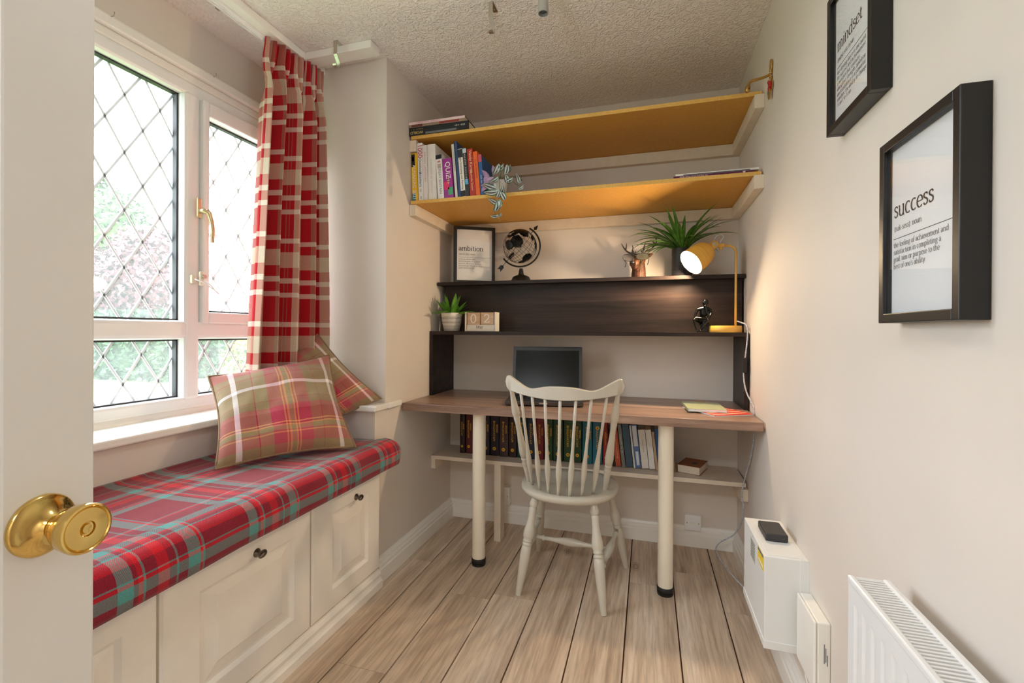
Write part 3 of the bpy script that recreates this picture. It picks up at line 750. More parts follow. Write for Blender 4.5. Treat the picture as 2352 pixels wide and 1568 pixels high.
# ------------------------------------------------------------------ laptop
lp = thing('laptop', 'black laptop standing open on the desk behind the chair', 'laptop', (-.50, 2.29, .790), rotz=math.radians(9))
MB().box(-.19, .19, -.125, .125, .004, .026).build('base', mat('laptop_black_plastic', srgb(34, 32, 33), .4), lp, bevel=.004, local=True)
box('front_trim', mat('laptop_bronze_trim', srgb(72, 58, 50), .35, .3), (-.188, .188, -.1268, -.124, .006, .022), lp, .001, local=True)
box('latch_notch', M['steel'], (-.022, .018, -.1275, -.1262, .013, .018), lp, local=True)
ky = MB()
for r in range(6):
    for c in range(15):
        x = -.168+c*.0224; y = .07-r*.0205; ky.box(x, x+.0195, y-.017, y, .026, .0285)
ko = ky.build('keyboard_keys', M['black'], lp, local=True); ko['kind'] = 'stuff'
box('touchpad', mat('touchpad_grey', srgb(52, 50, 50), .3), (-.05, .03, -.115, -.065, .026, .0268), lp, local=True)
for s in (-1, 1): MB().lathe([(0, -.025), (.008, -.025), (.008, .025), (0, .025)], (s*.13, .118, .029), (1, 0, 0), 12).build('hinge', M['black'], lp, local=True, smooth=True, angle=40)
la = math.radians(14)
def lid(x0, x1, d0, d1, h0, h1):   # d thickness dir, h along lid
    c, s = math.cos(la), math.sin(la); O = V((0, .122, .026))
    f = lambda x, d, h: O+V((x, s*h+c*d, c*h-s*d))
    return [f(x0, d0, h0), f(x1, d0, h0), f(x1, d1, h0), f(x0, d1, h0), f(x0, d0, h1), f(x1, d0, h1), f(x1, d1, h1), f(x0, d1, h1)]
ld = MB().hexa(lid(-.188, .188, 0, .008, .004, .262)).build('lid', mat('laptop_grey_lid', srgb(62, 64, 66), .42), lp, bevel=.003, local=True)
MB().hexa(lid(-.172, .172, -.0008, .0006, .026, .240)).build('screen', mat('dark_glossy_screen', srgb(20, 23, 21), .22, spec=.25), ld, local=True)

# ------------------------------------------------------------------ books
BC = {}
def bmat(col, rough=.5):
    k = (col, rough)
    if k not in BC: BC[k] = mat('book_cover_%d' % len(BC), srgb(*col), rough, var=.04, vscale=30)
    return BC[k]
INK = {}
def imat(col, metal=0):
    if (col, metal) not in INK: INK[(col, metal)] = mat('spine_print_%d' % len(INK), srgb(*col), .5, metal)
    return INK[(col, metal)]
def book(label, group, loc, w_, h_, d_, col, rot=(0, 0, 0), hard=False, texts=(), patches=(), cat='book', roundspine=False):
    """local frame: x thickness, -y spine towards the viewer, z up; loc = bottom front left corner"""
    b = thing('book', label, cat, loc, rot=rot, group=group); cm = bmat(col)
    t = .0022 if hard else .0006; o = .003 if hard else 0
    m = MB()
    if roundspine:
        N = 8; arc = []
        for k in range(N+1):
            a = PI*k/N; arc.append((w_/2-math.cos(a)*w_/2, .004-math.sin(a)*.006))
        poly = [(0, d_)]+arc+[(w_, d_), (w_-t, d_)]+[(w_-t, .006), (t, .006)]+[(t, d_)]
        m.prism(poly, (0, 0, 0), (1, 0, 0), (0, 1, 0), (0, 0, h_))
    else:
        m.prism([(0, 0), (w_, 0), (w_, d_), (w_-t, d_), (w_-t, t), (t, t), (t, d_), (0, d_)], (0, 0, 0), (1, 0, 0), (0, 1, 0), (0, 0, h_))
    m.build('cover', cm, b, local=True)
    MB().box(t, w_-t, t+(.006 if roundspine else 0), d_-o-.0005, o, h_-o).build('page_block', M['page'], b, local=True)
    yo = -.0026 if roundspine else -.0006
    for (x0, x1, z0, z1, c) in patches:
        yy = yo if not roundspine else .0045-.0068*math.sqrt(max(0, 1-((x0+x1)/w_-1)**2))
        MB().box(x0*w_, x1*w_, yy, .0, z0*h_, z1*h_).build('spine_print', imat(c), b, local=True)
    for tx in texts:
        s, c, xf, zf, size, mode = tx[:6]; sx = tx[6] if len(tx) > 6 else 1
        rr = (PI/2, PI/2, 0) if mode == 'v' else (PI/2, 0, 0)
        title(s, b, imat(c), (xf*w_, yo-.0005, zf*h_), size, rr, 'spine_lettering', sx)
    return b
rd = math.radians
Zs = 1.824; GP = 'books on the lower wall shelf'
BK = (24, 24, 28); W_ = (240, 240, 236)
book('yellow almanac paperback at the left end of the upper row', GP, (-1.180, 2.142, Zs), .033, .252, .17, (242, 192, 20), rot=(0, rd(-1.8), 0), texts=(('ALMANAC 2021', W_, .42, .40, .026, 'v'),), patches=((.02, .62, .72, .98, BK), (.12, .5, .84, .93, (230, 180, 40)), (.2, .42, .855, .915, BK), (.02, .62, .02, .17, (40, 130, 140))))
book('white hardback with blue and red lettering beside the yellow almanac', GP, (-1.139, 2.135, Zs), .028, .298, .21, (236, 236, 234), rot=(0, rd(-2), 0), hard=True, texts=(('1000', (190, 30, 50), .5, .86, .036, 'v'), ('Questions', (60, 40, 60), .5, .60, .019, 'v'), ('Answers', (30, 60, 140), .5, .37, .022, 'v'), ('~7', BK, .5, .11, .012, 'v')))
book('slim off-white paperback with faint pink lettering', GP, (-1.109, 2.135, Zs), .023, .284, .20, (232, 228, 224), rot=(0, rd(-2), 0), texts=(('~20', (214, 160, 160), .5, .60, .013, 'v'),))
book('thick plain white hardback standing between white spines', GP, (-1.0845, 2.135, Zs), .046, .285, .23, (234, 230, 224), rot=(0, rd(-2), 0), hard=True, roundspine=True, texts=(('~24', (196, 192, 188), .5, .42, .012, 'v'),))
book('white guidebook with dark head and grey capitals beside the purple quiz book', GP, (-1.029, 2.135, Zs), .033, .228, .18, (236, 234, 230), rot=(0, rd(-4), 0), texts=(('GREAT BRITAIN', (150, 146, 150), .5, .42, .020, 'v'),), patches=((.0, 1, .90, .995, (30, 34, 44)), (.25, .75, .82, .86, (200, 120, 130)), (.22, .78, .70, .79, (190, 170, 150))))
book('purple quiz book with pink and green squares', GP, (-.993, 2.135, Zs), .050, .203, .17, (156, 44, 140), rot=(0, rd(-4.4), 0), texts=(('QUIZ', W_, .55, .70, .036, 'v'), ('~4', (240, 220, 150), .55, .45, .02, 'v')), patches=((.06, .6, .22, .42, (216, 40, 100)), (.45, .98, .08, .27, (70, 160, 110))))
L3 = (0, rd(-5), 0)
book('thin pale grey booklet leaning left beside the purple book', GP, (-.934, 2.135, Zs+.001), .013, .272, .21, (214, 210, 202), rot=L3, texts=(('~24', (140, 140, 140), .5, .7, .008, 'v'),))
book('thin tall dark blue booklet leaning left', GP, (-.920, 2.135, Zs+.001), .016, .284, .21, (44, 74, 120), rot=L3, patches=((.0, .3, 0, 1, (28, 30, 40)),))
L4 = (0, rd(-5), 0)
book('white paperback with black lettering about planning, leaning', GP, (-.902, 2.135, Zs+.001), .024, .244, .18, (236, 230, 216), rot=L4, texts=(('Agile Estimating and Planning', BK, .5, .50, .0142, 'v', 1.02),), patches=((0, 1, .82, .99, (40, 42, 52)), (0, 1, .01, .13, (34, 34, 40))))
book('charcoal paperback with pale lettering and a blue square, leaning', GP, (-.877, 2.135, Zs+.001), .021, .245, .18, (46, 48, 50), rot=L4, texts=(('~18', (190, 190, 190), .5, .60, .014, 'v'),), patches=((.05, .95, .90, .99, (190, 210, 220)), (.1, .9, .25, .36, (80, 170, 210))))
book('red paperback with cream lettering beside the orange one', GP, (-.853, 2.135, Zs+.001), .029, .238, .17, (178, 44, 36), rot=L4, texts=(('Vanity Karma', (240, 214, 170), .55, .72, .021, 'v'), ('Jayadvaita Swami', (240, 200, 150), .5, .33, .015, 'v')))
book('orange paperback with small dark lettering', GP, (-.822, 2.135, Zs+.001), .022, .222, .17, (236, 104, 40), rot=L4, texts=(('~16', (110, 40, 20), .5, .6, .010, 'v'),))
book('blue paperback with red and orange cover beside the trailing plant', GP, (-.797, 2.135, Zs+.001), .018, .204, .16, (38, 92, 150), rot=L4, texts=(('~9', W_, .5, .4, .009, 'v'),), patches=((0, 1, .82, 1, (206, 80, 90)),))
# lying books
def lying(label, group, x, y, z, length, thick, depth, col, texts=(), patches=(), rotz=0, cat='book', hard=True):
    # spine towards the viewer, lying flat: local z -> world +x, local x -> world -z
    b = book(label, group, (x, y, z+thick), thick, length, depth, col, rot=(0, PI/2, rotz), hard=hard, texts=(), patches=patches, cat=cat)
    for s, c, along, up, size in texts:
        title(s, b, imat(c), (thick*(1-up), -.0011, along*length), size, (PI/2, PI/2, 0), 'spine_lettering')
    return b
lying('thick black atlas lying flat on the top shelf', 'books lying on the top shelf', -1.186, 2.118, 2.1575, .33, .040, .25, (26, 30, 36), (('WORLD', (226, 200, 110), .13, .34, .020), ('~12', (180, 140, 70), .13, .74, .010), ('~8', (230, 230, 220), .86, .6, .014)), patches=((.72, .98, .28, .8, (110, 112, 118)),))
lying('pink spined hardback lying on top of the black atlas', 'books lying on the top shelf', -1.187, 2.116, 2.198, .31, .026, .24, (150, 128, 110), (('~20', (190, 120, 140), .35, .78, .011),), patches=((.0, .46, 0, 1, (236, 208, 210)), (.5, .95, .05, .25, (110, 60, 50)), (.55, .9, .55, .9, (150, 50, 50))))
lying('purple music book lying flat at the right end of the lower shelf', 'books lying on the right of the lower shelf', .104, 2.134, 1.8245, .322, .011, .22, (96, 24, 72), (('The Hare Krishna Music Book', (236, 214, 220), .26, .5, .0095),), patches=((.1, .8, .86, .89, (230, 220, 225)),), hard=False)
lying('thin white magazine lying on the purple music book', 'books lying on the right of the lower shelf', .112, 2.132, 1.836, .330, .008, .22, (226, 224, 220), patches=((.55, .95, .1, .9, (52, 60, 72)),), hard=False)
# matching set on the low shelf
Z2 = .4415; GS = 'matching cloth volumes on the low bookshelf'
sets = [(-1.054, -1.021, (44, 20, 20), 'very dark brown cloth volume at the left end of the low row'), (-1.019, -.976, (92, 24, 26), 'maroon cloth volume left of the cream desk leg'),
        (-.966, -.915, (60, 26, 40), 'plum cloth volume hidden behind the left desk leg'), (-.913, -.869, (48, 36, 56), 'dark violet cloth volume just right of the left desk leg'), (-.867, -.812, (36, 28, 44), 'near-black violet cloth volume with gilt emblem'),
        (-.810, -.756, (68, 46, 48), 'brown-purple cloth volume above the shelf post'), (-.754, -.707, (50, 32, 28), 'dark brown cloth volume behind the left chair post'), (-.705, -.648, (32, 70, 64), 'dark sea-green cloth volume behind the left spindles'),
        (-.646, -.598, (30, 42, 66), 'navy cloth volume behind the chair spindles'), (-.595, -.550, (124, 32, 42), 'crimson cloth volume in the middle of the low row'), (-.548, -.500, (46, 78, 42), 'bright green cloth volume right of the crimson one'),
        (-.498, -.443, (40, 70, 44), 'green cloth volume at the middle of the green run'), (-.440, -.389, (46, 72, 36), 'olive green cloth volume third in the green run'), (-.387, -.340, (42, 64, 32), 'dark green cloth volume last of the green run'),
        (-.337, -.284, (34, 104, 116), 'teal cloth volume beside the green run'), (-.282, -.229, (36, 104, 124), 'teal-blue cloth volume with an emblem near its head'), (-.227, -.200, (168, 52, 40), 'narrow red cloth volume behind the right chair post')]
GOLD = (236, 184, 40)
for i, (x0, x1, col, lab) in enumerate(sets):
    wd = x1-x0-.0015; s = min(1, wd/.048)
    tx = [('BHAGAVATAM', GOLD, .46, .60, .0155*s+.002, 'v', 1.0), ('SRIMAD', GOLD, .80, .66, .0125*s+.001, 'v', 1.0)]
    b = book(lab, GS, (x0, 2.488+.004*math.sin(i*2.1), Z2), wd, .236, .165, col, hard=True, roundspine=True, texts=tx, patches=[(.2, .8, .925, .93, GOLD), (.2, .8, .90, .905, GOLD), (.2, .8, .88, .885, GOLD)])
    cz = .17*.236 if i != 15 else .83*.236
    MB().lathe([(0, 0), (.0098*s, 0), (.0098*s, .0006), (0, .0007)], (wd/2, -.0022, cz), (0, -1, 0), 20).build('spine_emblem', imat(GOLD), b, local=True)
    MB().lathe([(0, 0), (.0052*s, 0), (.0052*s, .0004), (0, .0005)], (wd/2, -.0029, cz), (0, -1, 0), 8).build('emblem_centre', imat((150, 110, 20)), b, local=True)
GL = 'leaning books on the low bookshelf'
TL_ = (0, rd(-6.5), 0)
for x, wd, h_, col, lab, tx, pt in (
    (-.174, .014, .222, (30, 26, 26), 'black paperback leaning beside the narrow red volume', None, ()),
    (-.158, .027, .215, (192, 84, 50), 'orange-red clothbound book leaning left', ('~22', (240, 200, 150)), ()),
    (-.126, .018, .222, (128, 128, 118), 'slim grey-green book leaning left', ('~14', (220, 220, 210)), ()),
    (-.104, .034, .225, (64, 88, 104), 'slate blue clothbound book leaning left', None, ()),
    (-.066, .008, .222, (226, 224, 216), 'very thin white booklet between slate and blue-white books', None, ()),
    (-.056, .027, .224, (92, 122, 172), 'blue and white paperback leaning left', None, ((.12, .88, .50, .97, (222, 226, 230)), (.25, .75, .06, .38, (222, 226, 230)))),
    (-.025, .034, .200, (232, 228, 218), 'thicker cream white paperback leaning left', ('~10', (170, 160, 150)), ()),
    (.012, .028, .202, (234, 232, 226), 'cream white paperback against the tan booklet', None, ()),
    (.043, .012, .196, (196, 168, 140), 'thin tan booklet leaning behind the right desk leg', None, ()),
    (.058, .018, .214, (36, 90, 150), 'blue paperback half hidden by the right desk leg', None, ()),
    (.128, .012, .205, (150, 134, 108), 'worn paperback with a sepia photo cover right of the desk leg', None, ())):
    texts = ((tx[0], tx[1], .5, .55, .012, 'v'),) if tx else ()
    book(lab, GL, (x, 2.470, Z2+.0045 if wd > .02 else Z2+.002), wd, h_, .16, col, rot=TL_, texts=texts, patches=pt)
bb = thing('book', 'worn thick paperback with a rust cover lying on the low shelf', 'book', (.226, 2.535, Z2), rotz=rd(-20))
box('cover', bmat((150, 84, 40)), (-.055, .055, -.078, .078, .038, .0395), bb, local=True); box('cover', bmat((150, 84, 40)), (-.055, .055, -.078, .078, .0, .0015), bb, local=True)
box('page_block', M['page'], (-.0535, .052, -.0765, .0765, .0015, .038), bb, local=True); box('spine', bmat((150, 84, 40)), (-.0562, -.055, -.078, .078, 0, .0395), bb, local=True)
box('cover_picture', imat((60, 48, 40)), (-.0, .025, -.03, .01, .0395, .0398), bb, local=True)
# things on the desk
nb = thing('notebook', 'sage green notebook lying on the red magazine', 'notebook', (.252, 2.325, .7956), rotz=rd(3))
MB().box(-.083, .083, -.112, .112, .0, .0012).box(-.083, .083, -.112, .112, .0118, .013).box(-.083, -.0815, -.112, .112, 0, .013).build('cover', mat('sage_card', srgb(164, 172, 136), .6), nb, local=True, bevel=.0005)
box('page_block', M['paper'], (-.0814, .080, -.110, .110, .0012, .0118), nb, local=True)
box('elastic_band', mat('pale_sage_band', srgb(190, 196, 160), .6), (-.0835, .0835, .02, .112, .0128, .0134), nb, local=True)
mg = thing('magazine', 'red and white striped magazine under the sage notebook', 'magazine', (.303, 2.29, .7904), rotz=rd(28))
box('page_block', M['paper'], (-.095, .095, -.125, .125, 0, .004), mg, local=True); box('cover', mat('red_cover', srgb(206, 56, 42), .4), (-.0955, .0955, -.1255, .1255, .004, .0045), mg, local=True)
for k in range(6):
    y = -.11+k*.04; MB().hexa([(-.09, y, .0045), (.09, y+.02, .0045), (.09, y+.032, .0045), (-.09, y+.016, .0045), (-.09, y, .0048), (.09, y+.02, .0048), (.09, y+.032, .0048), (-.09, y+.016, .0048)]).build('cover_stripe', imat((244, 190, 160)), mg, local=True)

# ================================================================== framed prints
def framed_print(label, loc, rotz, w_, h_, depth, rim, word, sub, lines, base_h, size, group, word_x=.10):
    f = thing('framed_print', label, 'picture', loc, rotz=rotz, group=group)
    # local: x right, -y front, z up, origin bottom centre at back
    m = MB(); hw = w_/2
    for (x0, x1, z0, z1) in ((-hw, -hw+rim, 0, h_), (hw-rim, hw, 0, h_), (-hw+rim, hw-rim, 0, rim), (-hw+rim, hw-rim, h_-rim, h_)):
        box('frame_bar', M['black'], (x0, x1, -depth, 0, z0, z1), f, .0015, local=True)
    pw, ph = w_-2*rim, h_-2*rim
    pp = box('print_sheet', M['paper'], (-pw/2, pw/2, -depth+.014, -depth+.016, rim, h_-rim), f, local=True)
    box('picture_glass', M['glass_clear'], (-pw/2, pw/2, -depth+.006, -depth+.0068, rim, h_-rim), f, local=True)
    y = -depth+.0138; left = -pw/2+word_x*pw; zb = rim+base_h*ph
    U_, V_ = V((1, 0, 0)), V((0, 0, 1))
    t = MB(); lettering(word, t, (left, y, zb), U_, V_, size, .21, .085); t.build('heading', M['ink'], pp, local=True, fix=False)
    t = MB(); lettering(sub, t, (left+.002, y, zb-size*1.25), U_, V_, size*.34, .2, .1); t.build('pronunciation', M['ink_grey'], pp, local=True, fix=False)
    box('rule', M['ink'], (left, pw/2-.03*pw, y-.0002, y+.0002, zb-size*1.98, zb-size*1.93), pp, local=True)
    t = MB()
    for k, l in enumerate(lines): lettering(l, t, (left, y, zb-size*(2.75+k*.65)), U_, V_, size*.315, .19, .09)
    t.build('definition', M['ink_grey'], pp, local=True, fix=False)
PG = 'black framed word prints'
framed_print('black framed print reading success, lower on the right wall', (XR, .9165, 1.170), -PI/2, .236, .333, .037, .017, 'success', '(suk-sess): noun', ['the feeling of achievement and', 'satisfaction in completing a', 'goal, aim or purpose to the', "best of one's ability."], .585, .0198, PG, .035)
framed_print('black framed print reading mindset, higher on the right wall', (XR, 1.190, 1.633), -PI/2, .236, .333, .037, .017, 'mindset', '(mind-set): noun', ['the driving force in the quest', 'for success and achievement.', 'a mindset that contains', 'discipline, strength, ambition', 'and confidence is a powerful', 'mindset, the ability to change', "'I can't' to 'I can'."], .585, .0198, PG, .05)
framed_print('black framed print reading ambition, standing on the hutch', (-1.004, 2.575, 1.438), rd(30), .245, .335, .034, .017, 'ambition', '(am-bi-shn): noun', ['a strong desire and', 'determination to achieve', 'success, the inner drive to', "succeed and thrive at one's", 'goals and purpose.'], .585, .0198, PG, .05)

# ================================================================== hutch ornaments
def leaf_strip(m, base, az, el, length, width, droop, fold=.25, n=9, twist=0):
    """strap leaf: starts at base, direction az/el, bending down by droop (radians) along its length"""
    p = V(base); vs = []; uvs = []; e = el
    side = V((-math.sin(az), math.cos(az), 0))
    for i in range(n+1):
        t = i/n; w_ = width*(math.sin(PI*min(1, (t*.93+.07)))**.75)*(1-.25*t); d = V((math.cos(az)*math.cos(e), math.sin(az)*math.cos(e), math.sin(e)))
        up = side.cross(d).normalized()
        if i == n: w_ = .0003
        vs += [p-side*w_/2+up*w_*fold, p, p+side*w_/2+up*w_*fold]; uvs += [(0, t), (.5, t), (1, t)]
        p = p+d*(length/n); e -= droop/n
    fs = []
    for i in range(n):
        for k in range(2): fs.append((i*3+k, i*3+k+1, (i+1)*3+k+1, (i+1)*3+k))
    m.add(vs, fs, uvs)
def leaf_mat(name, c1, c2, c3):
    t = NT(name); tc = t.node('ShaderNodeTexCoord'); sp = t.node('ShaderNodeSeparateXYZ'); t.link(tc.outputs['UV'], sp.inputs[0])
    n = t.noise(t.coords('Object', (1, 1, .3), 20), 40, 3)
    a = t.ramp(sp.outputs[0], [(.0, c1), (.45, c2), (.5, c3), (.55, c2), (1, c1)]); col = t.mix(.5, a, t.ramp(n, [(.3, c1), (.7, c3)]))
    t.link(col, t.p.inputs['Base Color']); t.p.inputs['Roughness'].default_value = .38; return t.m
M['agave'] = leaf_mat('bright_succulent_leaf', srgb(52, 116, 26), srgb(92, 160, 44), srgb(140, 190, 78))
M['strap'] = leaf_mat('strap_leaf', srgb(46, 92, 26), srgb(88, 142, 44), srgb(126, 172, 74))
def pot_mat():
    t = NT('dashed_ceramic'); tc = t.node('ShaderNodeTexCoord'); sp = t.node('ShaderNodeSeparateXYZ'); t.link(tc.outputs['Object'], sp.inputs[0])
    a = t.math('ARCTAN2', sp.outputs[1], sp.outputs[0]); z = sp.outputs[2]
    row = t.math('FRACT', t.math('MULTIPLY', z, 130)); rowi = t.math('FLOOR', t.math('MULTIPLY', z, 130))
    da = t.math('FRACT', t.math('MULTIPLY_ADD', a, 9.5, t.math('MULTIPLY', rowi, .37)))
    k = t.math('MULTIPLY', t.math('LESS_THAN', row, .5), t.math('LESS_THAN', da, .72))
    k = t.math('MULTIPLY', k, t.math('LESS_THAN', z, .086))
    t.link(t.mix(k, srgb(236, 230, 218), srgb(66, 66, 76)), t.p.inputs['Base Color']); t.p.inputs['Roughness'].default_value = .5
    t.bump(k, .4, .001); return t.m
ZH, ZU = 1.153, 1.438
pl = thing('succulent_plant', 'small green agave-like plant in a white dashed pot on the hutch', 'plant', (-1.082, 2.430, ZH))
MB().lathe([(0, 0), (.040, 0), (.045, .006), (.054, .045), (.0595, .085), (.061, .100), (.061, .104), (.056, .104), (.055, .095), (0, .095)], (0, 0, 0), (0, 0, 1), 36).build('pot', pot_mat(), pl, smooth=True, local=True, angle=50)
MB().lathe([(0, .093), (.054, .095), (.054, .0965), (0, .098)], (0, 0, 0), (0, 0, 1), 24).build('soil', M['soil'], pl, local=True)
rg = random.Random(5)
for k in range(22):
    ring = k//8; az = k*2.4+rg.random()*.3; el = (.35, .85, 1.25)[min(ring, 2)]+rg.random()*.15; L = (.12, .115, .12)[min(ring, 2)]*(.9+.25*rg.random())
    m = MB(); leaf_strip(m, (.010*math.cos(az), .010*math.sin(az), .094), az, el, L, .037, (.75, .5, .15)[min(ring, 2)]); m.build('leaf', M['agave'], pl, smooth=True, local=True, fix=False)

pl2 = thing('spider_plant', 'strap-leaved green plant in a black pot on the hutch', 'plant', (.170, 2.562, ZU))
MB().lathe([(0, 0), (.050, 0), (.0515, .003), (.0515, .034), (.0505, .0355), (.0515, .037), (.0515, .152), (.048, .152), (.048, .14), (0, .14)], (0, 0, 0), (0, 0, 1), 40).build('pot', mat('matt_black_pot', srgb(40, 36, 36), .55), pl2, smooth=True, local=True, angle=40)
MB().lathe([(0, .139), (.047, .14), (0, .146)], (0, 0, 0), (0, 0, 1), 24).build('soil', M['soil'], pl2, local=True)
rg = random.Random(11)
def clear_leaf(az, el, L, wd, dr):
    # bend sideways any leaf that would reach the wall behind or the shelf above
    p = V((.170, 2.562, ZU+.14)); e = el; n = 9; ok = True
    for i in range(n):
        p = p+V((math.cos(az)*math.cos(e), math.sin(az)*math.cos(e), math.sin(e)))*(L/n); e -= dr/n
        if p.y > 2.645 or p.z > 1.74 and p.y > 2.61 or p.x > .44 or p.z > 1.80: ok = False
    return ok
cnt = 0; tries = 0; si = 0
spec = [(PI*.98, .75, .30, 2.0), (PI*1.06, .95, .27, 1.1), (PI*.95, 1.1, .24, 1.5), (.05, .9, .29, 1.35), (-.2, .6, .30, 1.25), (.0, 1.05, .30, 1.1), (PI*1.1, .55, .31, 2.4), (-.9, 1.25, .30, .6), (-1.2, 1.35, .26, .4), (-2.2, 1.3, .25, .5)]
while cnt < 44 and tries < 2500:
    tries += 1
    if si < len(spec): az, el, L, dr = spec[si]; si += 1; az += (rg.random()-.5)*.2
    else: az = -PI/2+(rg.random()-.5)*PI*1.15; el = .45+rg.random()*.95; L = .17+rg.random()*.14; dr = .5+rg.random()*1.3
    if not clear_leaf(az, el, L, .02, dr) : continue
    m = MB(); leaf_strip(m, (.014*math.cos(az), .014*math.sin(az), .140), az, el, L, .017+.006*rg.random(), dr, .3, 11)
    m.build('leaf', M['strap'], pl2, smooth=True, local=True, fix=False); cnt += 1

# perpetual calendar
M['white_wood'] = mat('white_washed_wood', srgb(232, 226, 214), .6, var=.04, vscale=60)
M['block'] = wood('pale_beech_block', srgb(196, 160, 124), srgb(214, 182, 148), srgb(226, 198, 168), 0, 30, .1, .55, 10, fine=.25, bump=.05)
M['white_ink'] = mat('white_print', srgb(244, 240, 232), .6)
cal = thing('calendar_stand', 'white wooden holder of the block calendar', 'calendar', (-.893, 2.420, ZH))
for b in ((-.092, -.083, -.030, .030, 0, .106), (.083, .092, -.030, .030, 0, .106), (-.083, .083, -.030, .030, 0, .007), (-.083, .083, .022, .030, .007, .085)): box('stand_board', M['white_wood'], b, cal, .001, local=True)
mb_ = thing('month_bar', 'white month bar reading May in the calendar holder', 'calendar block', (-.893, 2.404, ZH+.0075))
box('bar', M['white_wood'], (-.080, .080, -.0125, .0125, 0, .0285), mb_, .001, local=True)
t = MB(); lettering('May', t, (-.024, -.0128, .0085), V((1, 0, 0)), V((0, 0, 1)), .0115, .22, .14); t.build('lettering', mat('taupe_print', srgb(140, 118, 98), .7), mb_, local=True, fix=False)
for ch_, x in (('0', -.9325), ('2', -.8535)):
    nbk = thing('number_block', 'wooden calendar cube showing a %s' % {'0': 'nought', '2': 'two'}[ch_], 'calendar block', (x, 2.405, ZH+.0365), group='calendar number cubes')
    box('cube', M['block'], (-.0375, .0375, -.0125, .0125, 0, .068), nbk, .0015, local=True)
    t = MB(); lettering(ch_, t, (-.021, -.0128, .011), V((1, 0, 0)), V((0, 0, 1)), .0335, .2, .12); t.build('digit', M['white_ink'], nbk, local=True, fix=False)

# remesh helper for organic solids
def organic(o, voxel):
    r = o.modifiers.new('remesh', 'REMESH'); r.mode = 'VOXEL'; r.voxel_size = voxel; r.use_smooth_shade = True
    s = o.modifiers.new('smooth', 'SMOOTH'); s.factor = .5; s.iterations = 4
    return o
# thinker figurine
fg = thing('figurine', 'small glossy black seated thinker figurine beside the lamp', 'figurine', (.256, 2.430, ZH))
m = MB()
m.sphere((.0137, -.006, .147), .0148, 14, 10, (1, 1, 1.1))
m.tube([(.012, .002, .135), (.010, .006, .118)], [.006, .008], 10)
m.tube([(.008, .008, .122), (.010, .016, .095), (.012, .024, .060), (.012, .026, .036)], [.016, .021, .019, .024], 14)
m.tube([(-.022, .004, .112), (.006, .004, .118), (.036, .006, .113)], [.008, .011, .008], 10)
m.tube([(-.022, .004, .113), (-.030, -.004, .094), (-.035, -.012, .074)], [.0075, .0062, .005], 10)      # upper arm
m.tube([(-.035, -.012, .072), (-.005, -.022, .0685), (.026, -.022, .067)], [.005, .0045, .0042], 10)      # forearm across the knees
m.tube([(.036, .006, .112), (.040, -.004, .092), (.030, -.018, .070)], [.0075, .0065, .0055], 10)
m.tube([(.030, -.018, .070), (.020, -.016, .098), (.0125, -.014, .128)], [.005, .0045, .0048], 10)        # forearm up to the chin
m.sphere((.0125, -.013, .129), .0062, 10, 8)
m.tube([(.004, .022, .046), (-.020, -.008, .058), (-.041, -.026, .0655)], [.011, .009, .0065], 12)        # thighs
m.tube([(.018, .022, .044), (.022, -.006, .054), (.027, -.026, .062)], [.011, .009, .0065], 12)
m.tube([(-.041, -.026, .0655), (-.034, -.025, .036), (-.025, -.024, .008)], [.006, .0055, .0045], 10)     # shins
m.tube([(.027, -.026, .062), (.004, -.025, .030), (-.013, -.024, .008)], [.006, .0055, .0045], 10)
m.tube([(-.025, -.020, .0055), (-.026, -.040, .0045)], [.0055, .0045], 10); m.tube([(-.013, -.020, .0055), (-.010, -.040, .0045)], [.0055, .0045], 10)
organic(m.build('body', M['black_gloss'], fg, local=True), .0014)
box('seat_block', M['black_gloss'], (-.004, .040, .004, .050, 0, .034), fg, .002, local=True)

# desk lamp
lm = thing('desk_lamp', 'mustard yellow bell-shaded desk lamp on the hutch, lit', 'lamp', (.3605, 2.428, ZH))
MB().lathe([(0, 0), (.072, 0), (.0735, .002), (.0735, .028), (.071, .032), (0, .033)], (0, 0, 0), (0, 0, 1), 48).build('base', M['yellow'], lm, smooth=True, local=True, angle=40)
arc = [(.047+.0 - .035+.035*math.cos(a), .012, .387+.035*math.sin(a)) for a in [PI*.5*k/8 for k in range(9)]]
po = MB().tube([(.047, .012, .03), (.047, .012, .2)]+arc+[(-.012, .010, .422)], .0055, 14).build('pole', M['yellow'], lm, smooth=True, local=True)
br = MB().box(-.058, -.006, -.004, .014, .4145, .4315).build('bracket', M['yellow'], lm, bevel=.003, local=True)
MB().lathe([(0, 0), (.0075, 0), (.0075, .012), (0, .012)], (-.022, .005, .4145), (0, 0, -1), 16).build('bracket_nut', M['yellow'], br, local=True)
jt = V((-.056, -.004, .424)); ax = V((-.700, -.42, -.578)).normalized()
MB().lathe([(0, -.010), (.011, -.010), (.0115, -.008), (.0115, .010), (0, .010)], jt+V((0, -.012, 0)), V((.2, -1, .1)), 20).build('joint_screw', M['steel'], lm, smooth=True, local=True, angle=40)
MB().lathe([(0, -.020), (.017, -.018), (.020, -.010), (.020, .030), (.024, .034), (.0245, .036), (0, .036)], jt, ax, 24).build('socket', M['yellow'], lm, smooth=True, local=True, angle=40)
so = jt+ax*.030
outer = [(.0225, 0), (.036, .006), (.048, .018), (.055, .034), (.0585, .052), (.0600, .066), (.0612, .068), (.0604, .070), (.0604, .074), (.0616, .076), (.0608, .078), (.0608, .082), (.0620, .084), (.0614, .087), (.0632, .110), (.0640, .124)]
inner = [(.0625, .124), (.0612, .108), (.0588, .070), (.0568, .050), (.0533, .034), (.046, .019), (.034, .008), (0, .006)]
